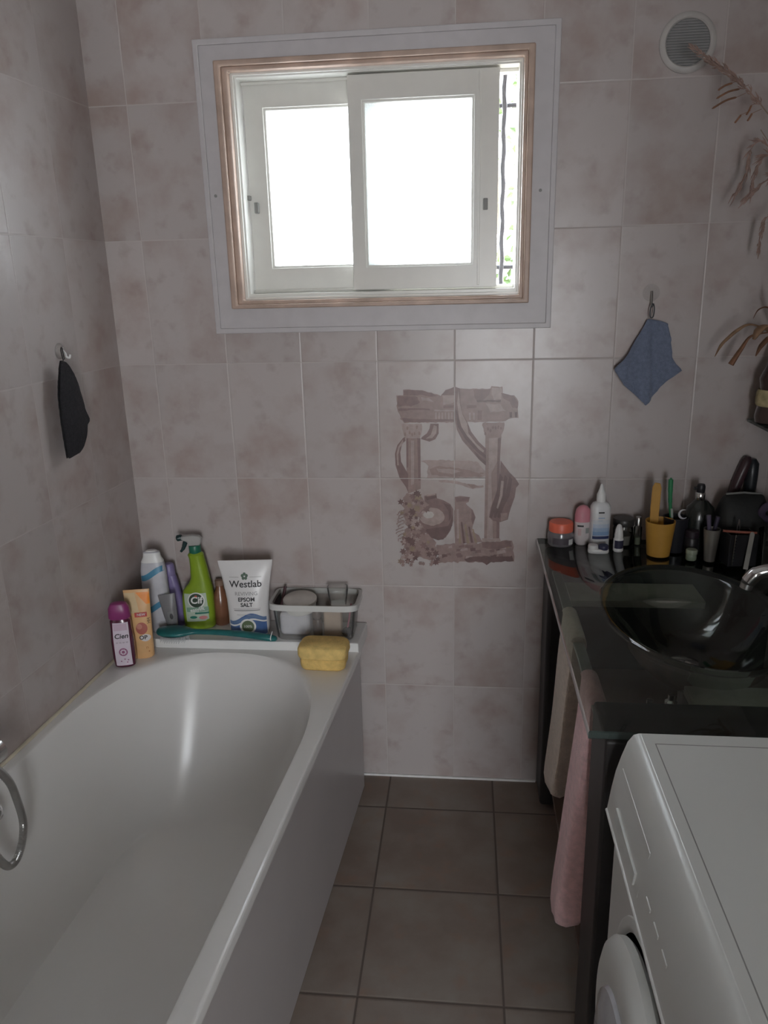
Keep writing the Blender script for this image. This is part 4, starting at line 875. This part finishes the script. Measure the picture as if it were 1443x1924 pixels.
# toiletry bag
t = thing('toiletry_bag', 'bulky black toiletry bag against the window wall', 'bag', (1.835, -.080, Z), 0)
b = B(); rs = []
for z, a, c in ((0, .055, .040), (.006, .064, .048), (.05, .068, .052), (.10, .064, .046), (.13, .058, .034), (.150, .050, .020), (.156, .045, .010)):
    rs.append([(x+.004*mnoise.noise(Vector((x*30, y*30, z*30))), y+.004*mnoise.noise(Vector((x*30, y*30, z*30+7))), z+.006*mnoise.noise(Vector((x*22, y*22, z*10+3)))*(z > .08)) for x, y, _ in ring(0, a, c, 3, 44)])
b.loft(rs); obj('body', b, mat('black_nylon', (.016, .017, .017), .6, bump=.5, scale=60), t, ang=180)
b = B().tube([(-.046, -.004, .158), (0, -.004, .162), (.046, -.004, .158)], .0028, 8); obj('zip', b, M_grey, t)
for nm, lab, x, tx, col, h_, ln in (('hairbrush', 'dark maroon brush handle leaning behind black toiletry bag', 1.832, .10, (.045, .022, .026), .245, .012), ('hairbrush', 'black brush handle upright behind black toiletry bag', 1.873, .0, (.015, .018, .022), .238, .0135)):
    t = thing(nm, lab, 'hairbrush', (x-tx*.35, -.016, Z))
    q = B(); q.tube([(0, 0, .0), (tx*.10, -.0, .06), (tx*.28, .0, .13), (tx*.46, 0, .19), (tx*.6, 0, h_-.012), (tx*.62, 0, h_)], [.012, ln, ln*1.1, ln*1.25, ln*1.2, ln*.6], 14); obj('handle', q, mat('handle_'+lab.split()[1], col, .35), t)
    q = B().lathe([(.010, 0), (.0155, .002), (.0155, .05), (.010, .06)], 16); obj('brush_head', q, M_black, t)
b = B().tube([(.020*math.cos(2*PI*k/20), .005*math.sin(4*PI*k/20), .020*math.sin(2*PI*k/20)) for k in range(20)], .010, 10, closed=True)
o = obj('hair_scrunchie', b, mat('violet_scrunchie', (.075, .055, .095), .9, bump=.8, scale=90), loc=(1.892, -.118, Z+.118)); tag(o, 'dark violet scrunchie resting against the black toiletry bag', 'scrunchie')
# black organiser with file, chain and small brush
t = thing('square_pot', 'square black pot near the tap holding a metal file', 'pot', (1.800, -.185, Z), .1)
b = B().frame((-.036, .036, -.028, .028), (-.033, .033, -.025, .025), 0, .085).xf(Matrix.Rotation(PI/2, 4, 'X')); b.box(-.0355, .0355, -.0275, .0275, 0, .003); obj('body', b, M_black, t, bevel=.002)
b = B().prism([(-.006, 0), (.006, 0), (.006, .092), (.003, .096), (-.003, .096), (-.006, .092)], -.0006, .0006); o = obj('nail_file', b, mat('file_steel', (.50, .49, .45), .4, .4), loc=(1.806, -.232, Z), rot=(-.20, .18, .1)); tag(o, 'flat pale metal file leaning on the square black pot', 'nail file')
b = B().tube([(1.775+.0006*(k % 2), -.222-.0004*k, Z+.006+.0042*k) for k in range(21)], [.0011+.0009*(k % 2) for k in range(21)], 8)
o = obj('bead_chain', b, M_chromed); tag(o, 'fine bead chain hanging down the square black pot', 'chain')
b = B().tube([(1.752, -.20, Z+.092), (1.79, -.205, Z+.0905), (1.832, -.21, Z+.0905)], [.003, .0035, .003], 8); o = obj('cosmetic_pencil', b, mat('red_brown_pencil', (.36, .11, .07), .45)); tag(o, 'red-brown pencil lying across the square black pot', 'pencil')
t = thing('tweezers', 'small upright metal tweezers in the square black pot', 'tweezers', (1.798, -.175, Z+.004))
for s in (-1, 1): obj('arm', B().tube([(0, 0, .112), (s*.003, 0, .09), (s*.002, 0, .0)], .0014, 6), M_chromed, t)
t = thing('drinking_glass', 'clear drinking glass beside the tap', 'glass', (1.868, -.215, Z), 0)
b = B().lathe([(.001, .006), (.026, .006), (.031, .100), (.0325, .100), (.028, 0), (.001, 0)][::-1], 36, cap0=False, cap1=False); obj('body', b, M_glass, t)

# ------------------------------------------------------------------ shelf with dried flowers
sh = thing('glass_shelf', 'green glass wall shelf above the washbasin', 'shelf', (1.98, -.2, 1.165))
obj('plate', B().box(1.845, 1.984, -.52, -.015, 1.162, 1.170), [clear('shelf_glass', (.62, .70, .67), haze=.25, hazecol=(.16, .21, .20))], sh, world=True, bevel=.002)
for y in (-.07, -.46):
    b = B().lathe([(.012, 0), (.012, .03), (.009, .032)], 20).xf(Matrix.Rotation(-PI/2, 4, 'Y')); obj('bracket', b, M_chrome, sh, loc=(.004, y+.2, -.010))
SZ = 1.170
va2 = thing('bottle_vase', 'brown glass bottle with straw label on the glass shelf', 'vase', (1.886, -.085, SZ))
M_bot = mat('brown_glass', (.045, .024, .020), .2, coat=.4)
b = B().lathe([(.036, 0), (.044, .004), (.047, .02), (.044, .036), (.040, .048), (.044, .06), (.046, .075), (.040, .088), (.041, .10), (.044, .115), (.036, .135), (.025, .16), (.018, .185), (.016, .20), (.018, .204)], 40); obj('body', b, M_bot, va2)
b = B().lathe([(.0448, .046), (.0475, .050), (.0485, .066), (.0468, .082), (.043, .088)], 40, cap0=False, cap1=False); obj('label', b, mat('straw_label', (.40, .34, .19), .8, var=.35, scale=45, bump=.7), va2)
dr = thing('dried_flower_bunch', 'dried grass plumes and brown pods in the brown bottle vase', 'dried flowers', (1.886, -.085, SZ+.19))
M_dry = mat('dry_stem', (.30, .23, .18), .8); M_pl = mat('dry_plume', (.34, .235, .20), .9, var=.25, scale=60); M_pod = mat('dry_pod', (.20, .095, .05), .7, var=.3, scale=40); M_pod2 = mat('dry_pod_ochre', (.30, .185, .11), .7, var=.25, scale=40)
O = Vector((1.886, -.085, SZ+.19))
def stem(pts, r=.0014): obj('stem', B().tube(smooth(pts, 8), r, 6), M_dry, dr, world=True)
def plume(pts, nsp, ln, seed, wid=.010):
    r = random.Random(seed); S = smooth(pts, 12); b = B(); b.tube(S, [.0016*(1-.6*k/len(S)) for k in range(len(S))], 6)
    for i in range(nsp):
        k = r.randrange(len(S)-1); p = S[k]; d = (S[min(k+2, len(S)-1)]-S[max(0, k-2)]).normalized()
        side = Vector((r.gauss(0, 1), r.gauss(0, 1), r.gauss(0, 1))); side = (side-d*side.dot(d)).normalized()
        q = p+d*ln*r.uniform(.4, 1)+side*wid*r.uniform(.3, 1.2); m_ = p.lerp(q, .5)+side*.002
        b.tube([p, m_, q], [.0006, .0016, .0004], 5)
    obj('plume', b, M_pl, dr, world=True, ang=80)
stem([O, (1.875, -.09, 1.50), (1.850, -.10, 1.72), (1.815, -.10, 1.85), (1.767, -.10, 1.915)])
plume([(1.767, -.10, 1.915), (1.73, -.10, 1.951), (1.696, -.10, 1.979), (1.673, -.10, 1.994), (1.640, -.10, 2.014), (1.608, -.10, 2.038)], 150, .022, 4, .009)
b = B()
for pts in (((1.700, 1.962), (1.683, 1.957), (1.669, 1.948)), ((1.717, 1.949), (1.692, 1.944), (1.667, 1.931)), ((1.712, 1.932), (1.688, 1.926), (1.659, 1.910)), ((1.747, 1.914), (1.742, 1.902), (1.737, 1.894)), ((1.726, 1.895), (1.720, 1.887), (1.713, 1.878)), ((1.750, 1.897), (1.746, 1.889), (1.741, 1.881))):
    b.tube(smooth([(x, -.10, z) for x, z in pts], 5), [.0008]+[.0022]*9+[.0006], 7)
    b.tube([(pts[0][0], -.10, pts[0][1]), (pts[0][0]+.02, -.10, pts[0][1]+.008)], .0005, 5)
obj('seed_spike', b, M_pod, dr, world=True)
stem([O, (1.880, -.10, 1.48), (1.860, -.10, 1.66), (1.82, -.10, 1.79), (1.773, -.10, 1.862)], .0012)
for sd, pts in ((11, [(1.86, -.10, 1.70), (1.79, -.10, 1.83), (1.755, -.10, 1.82), (1.753, -.10, 1.773), (1.729, -.10, 1.722)]), (12, [(1.87, -.10, 1.66), (1.82, -.10, 1.79), (1.79, -.10, 1.806), (1.772, -.10, 1.773), (1.767, -.10, 1.729)]), (13, [(1.87, -.10, 1.62), (1.83, -.10, 1.755), (1.801, -.10, 1.752), (1.775, -.10, 1.732), (1.756, -.10, 1.712)])):
    plume(pts, 70, .03, sd, .006)
plume([(1.88, -.10, 1.55), (1.85, -.10, 1.68), (1.811, -.10, 1.672), (1.800, -.10, 1.64), (1.797, -.10, 1.59)], 60, .02, 15, .005)
def pod(pts, ws, m, flat=.35):
    S = smooth([(x, y, z) for x, y, z in pts], 6); W = [ws[min(len(ws)-1, int(k/6))]+(ws[min(len(ws)-1, int(k/6)+1)]-ws[min(len(ws)-1, int(k/6))])*((k % 6)/6) for k in range(len(S))]
    obj('leaf', B().tube(S, W, 10, flat=flat), m, dr, world=True)
pod([(1.850, -.09, 1.405), (1.798, -.10, 1.421), (1.769, -.10, 1.408), (1.746, -.10, 1.387), (1.732, -.10, 1.370), (1.720, -.10, 1.343)], [.003, .007, .011, .010, .009, .0015], M_pod2)
pod([(1.845, -.09, 1.400), (1.802, -.10, 1.392), (1.782, -.10, 1.361), (1.761, -.10, 1.323)], [.002, .004, .007, .010], M_pod, .7)
pod([(1.86, -.09, 1.39), (1.832, -.105, 1.415), (1.815, -.11, 1.405), (1.806, -.11, 1.385)], [.004, .016, .018, .006], M_pod2)
pod([(1.87, -.09, 1.40), (1.845, -.10, 1.45), (1.830, -.10, 1.462), (1.812, -.10, 1.455), (1.803, -.10, 1.435)], [.002, .003, .004, .004, .001], M_pod)
pod([(1.875, -.09, 1.40), (1.855, -.10, 1.44), (1.840, -.10, 1.48), (1.838, -.10, 1.505)], [.004, .007, .006, .002], M_pod)
pod([(1.868, -.09, 1.375), (1.842, -.12, 1.39), (1.822, -.12, 1.37), (1.812, -.12, 1.345)], [.003, .013, .012, .002], M_pod)
stem([O, (1.878, -.09, 1.385), (1.850, -.09, 1.403)], .0018)
stem([O, (1.884, -.09, 1.42), (1.875, -.09, 1.46)], .0018)

# ------------------------------------------------------------------ washing machine
WY0, WY1 = -1.645, -1.043
wm = thing('washing_machine', 'white front-loading washing machine beside the washbasin unit', 'washing machine', (1.66, -1.344, 0))
obj('body', B().box(1.346, 1.955, WY0, WY1, .015, .702), M_enam, wm, world=True, bevel=.008, seg=3)
prof = [(1.372, .850), (1.364, .847), (1.3555, .834), (1.3475, .808), (1.3405, .780), (1.3355, .748), (1.3325, .722), (1.331, .710), (1.331, .704), (1.336, .699), (1.42, .699), (1.42, .850)]
obj('control_panel', B().prism(prof, WY0, WY1), M_enam, wm, world=True, bevel=.0025, seg=2, ang=60)
obj('lip', B().tube([(1.3315, WY0+.003, .706), (1.3315, WY1-.003, .706)], .0035, 10), mat('lip_highlight', (.85, .86, .85), .25), wm, world=True)  # whiter than the enamel: light caught on the edge is put into the colour
obj('worktop', B().box(1.372, 1.957, WY0, WY1, .800, .8505), M_enam, wm, world=True, bevel=.003)
b = B().box(1.392, 1.95, -1.0745, -1.073, .8502, .8509); b.box(1.3905, 1.392, -1.62, -1.073, .8502, .8509); obj('seam', b, mat('seam_grey', (.30, .30, .29), .8), wm, world=True)
def onpanel(y, s, up=0.):
    """point on the sloping control panel at height fraction s"""
    z = .722+(.834-.722)*s; xs = [(p[1], p[0]) for p in prof[2:7]]; xs.sort()
    for (z0, x0), (z1, x1) in zip(xs, xs[1:]):
        if z0 <= z <= z1: x = x0+(x1-x0)*(z-z0)/(z1-z0); break
    return (x-up, y, z)
def slab(y0, y1, s0, s1, th, m, name):
    v = [onpanel(y0, s0, -.001), onpanel(y1, s0, -.001), onpanel(y1, s1, -.001), onpanel(y0, s1, -.001), onpanel(y0, s0, th), onpanel(y1, s0, th), onpanel(y1, s1, th), onpanel(y0, s1, th)]
    obj(name, B().add(v, [(0, 1, 2, 3), (4, 7, 6, 5), (0, 4, 5, 1), (1, 5, 6, 2), (2, 6, 7, 3), (3, 7, 4, 0)]), m, wm, world=True, bevel=.001)
slab(-1.26, -1.07, .06, .72, .0009, M_enam, 'detergent_drawer')
slab(-1.24, -1.10, .08, .26, .0035, mat('drawer_grip', (.66, .68, .66), .3), 'drawer_handle')
for k in range(3): slab(-1.315-.042*k, -1.291-.042*k, .30, .35, .0014, M_enam, 'button')
b = B().lathe([(.026, 0), (.026, .010), (.022, .014), (.001, .0145)], 32).xf(Matrix.Rotation(-PI/2, 4, 'Y')); obj('dial', b, M_enam, wm, loc=Vector(onpanel(-1.56, .48))-Vector(wm.location))
DC = Vector((1.347, -1.335, .462))
RX = Matrix.Translation(DC) @ Matrix.Rotation(-PI/2, 4, 'Y')
b = B().lathe([(.225, -.004), (.222, .004), (.212, .008), (.205, .006), (.200, .0)], 64, cap0=False, cap1=False).xf(RX); obj('door_surround', b, M_enam, wm, world=True)
b = B().lathe([(.200, -.001), (.200, .001)], 64).xf(RX); obj('door_gap', b, mat('gap_shade', (.02, .02, .02), .7), wm, world=True)  # dark disc painted for the shade in the gap around the door
dd = obj('door', B().lathe([(.190, .004), (.196, .010), (.197, .022), (.190, .032), (.176, .038), (.150, .042), (.128, .040)], 64, cap0=False, cap1=False).xf(RX), M_enam, wm, world=True)
gl = obj('door_window', B().lathe([(.132, .038), (.128, .046), (.105, .053), (.06, .057), (.001, .058)], 56).xf(RX), mat('door_shell', (.55, .57, .62), .15, coat=.6), None); gl.parent = dd; gl.location = -Vector(wm.location)
for x in (1.40, 1.90):
    for y in (-1.58, -1.11): obj('foot', B().lathe([(.022, 0), (.022, .008), (.012, .016)], 16), M_black, wm, loc=Vector((x, y, 0))-Vector(wm.location))

# ------------------------------------------------------------------ daylight
def area(name, loc, rot, sx, sy, power, col):
    L = bpy.data.lights.new(name, 'AREA'); L.shape = 'RECTANGLE'; L.size = sx; L.size_y = sy; L.energy = power; L.color = col
    o = bpy.data.objects.new(name, L); C.objects.link(o); o.location = loc; o.rotation_euler = rot; return o
p = area('hall_window_portal', (1.55, -4.52, 1.10), (PI/2, 0, 0), .9, 1.5, 1, (1, 1, 1)); p.data.cycles.is_portal = True
p = area('window_portal', (.861, .245, 1.783), (-PI/2, 0, 0), .80, .62, 1, (1, 1, 1)); p.data.cycles.is_portal = True
W = bpy.data.worlds.new('daylight'); SC.world = W; W.use_nodes = True; nt = W.node_tree
bg = nt.nodes['Background']; tcw = nt.nodes.new('ShaderNodeTexCoord'); sw = nt.nodes.new('ShaderNodeSeparateXYZ'); rw = nt.nodes.new('ShaderNodeValToRGB')
nt.links.new(tcw.outputs['Generated'], sw.inputs[0]); nt.links.new(sw.outputs['Z'], rw.inputs['Fac'])
rw.color_ramp.elements[0].color = (.95, .97, 1, 1); rw.color_ramp.elements[1].color = (.80, .90, 1, 1)
nt.links.new(rw.outputs['Color'], bg.inputs['Color']); bg.inputs['Strength'].default_value = 21

# ------------------------------------------------------------------ camera and view
cam = bpy.data.cameras.new('camera'); co = bpy.data.objects.new('camera', cam); C.objects.link(co); SC.camera = co
R0 = Vector((0.994568692849908, 0.10128441352129279, -0.023970456409356567)); R1 = Vector((0.006402084919308881, -0.28939824441753326, -0.9571873742568564)); R2 = Vector((-0.1038851698343467, 0.9518351347295902, -0.28847486507977))
m3 = Matrix((R0, -R1, -R2)).transposed()
co.matrix_world = Matrix.Translation((1.09454554, -2.14824138, 1.54894927)) @ m3.to_4x4()
cam.sensor_fit = 'VERTICAL'; cam.sensor_height = 24; cam.sensor_width = 18; cam.lens = 24*1447.566/1924; cam.clip_start = .02
SC.view_settings.view_transform = 'Standard'; SC.view_settings.look = 'None'; SC.view_settings.gamma = 1; SC.view_settings.use_curve_mapping = False
SC.view_settings.exposure = 0.
SC.cycles.use_denoising = True; SC.cycles.max_bounces = 12; SC.cycles.diffuse_bounces = 8; SC.cycles.glossy_bounces = 5; SC.cycles.transparent_max_bounces = 24
SC.cycles.sample_clamp_indirect = 6.
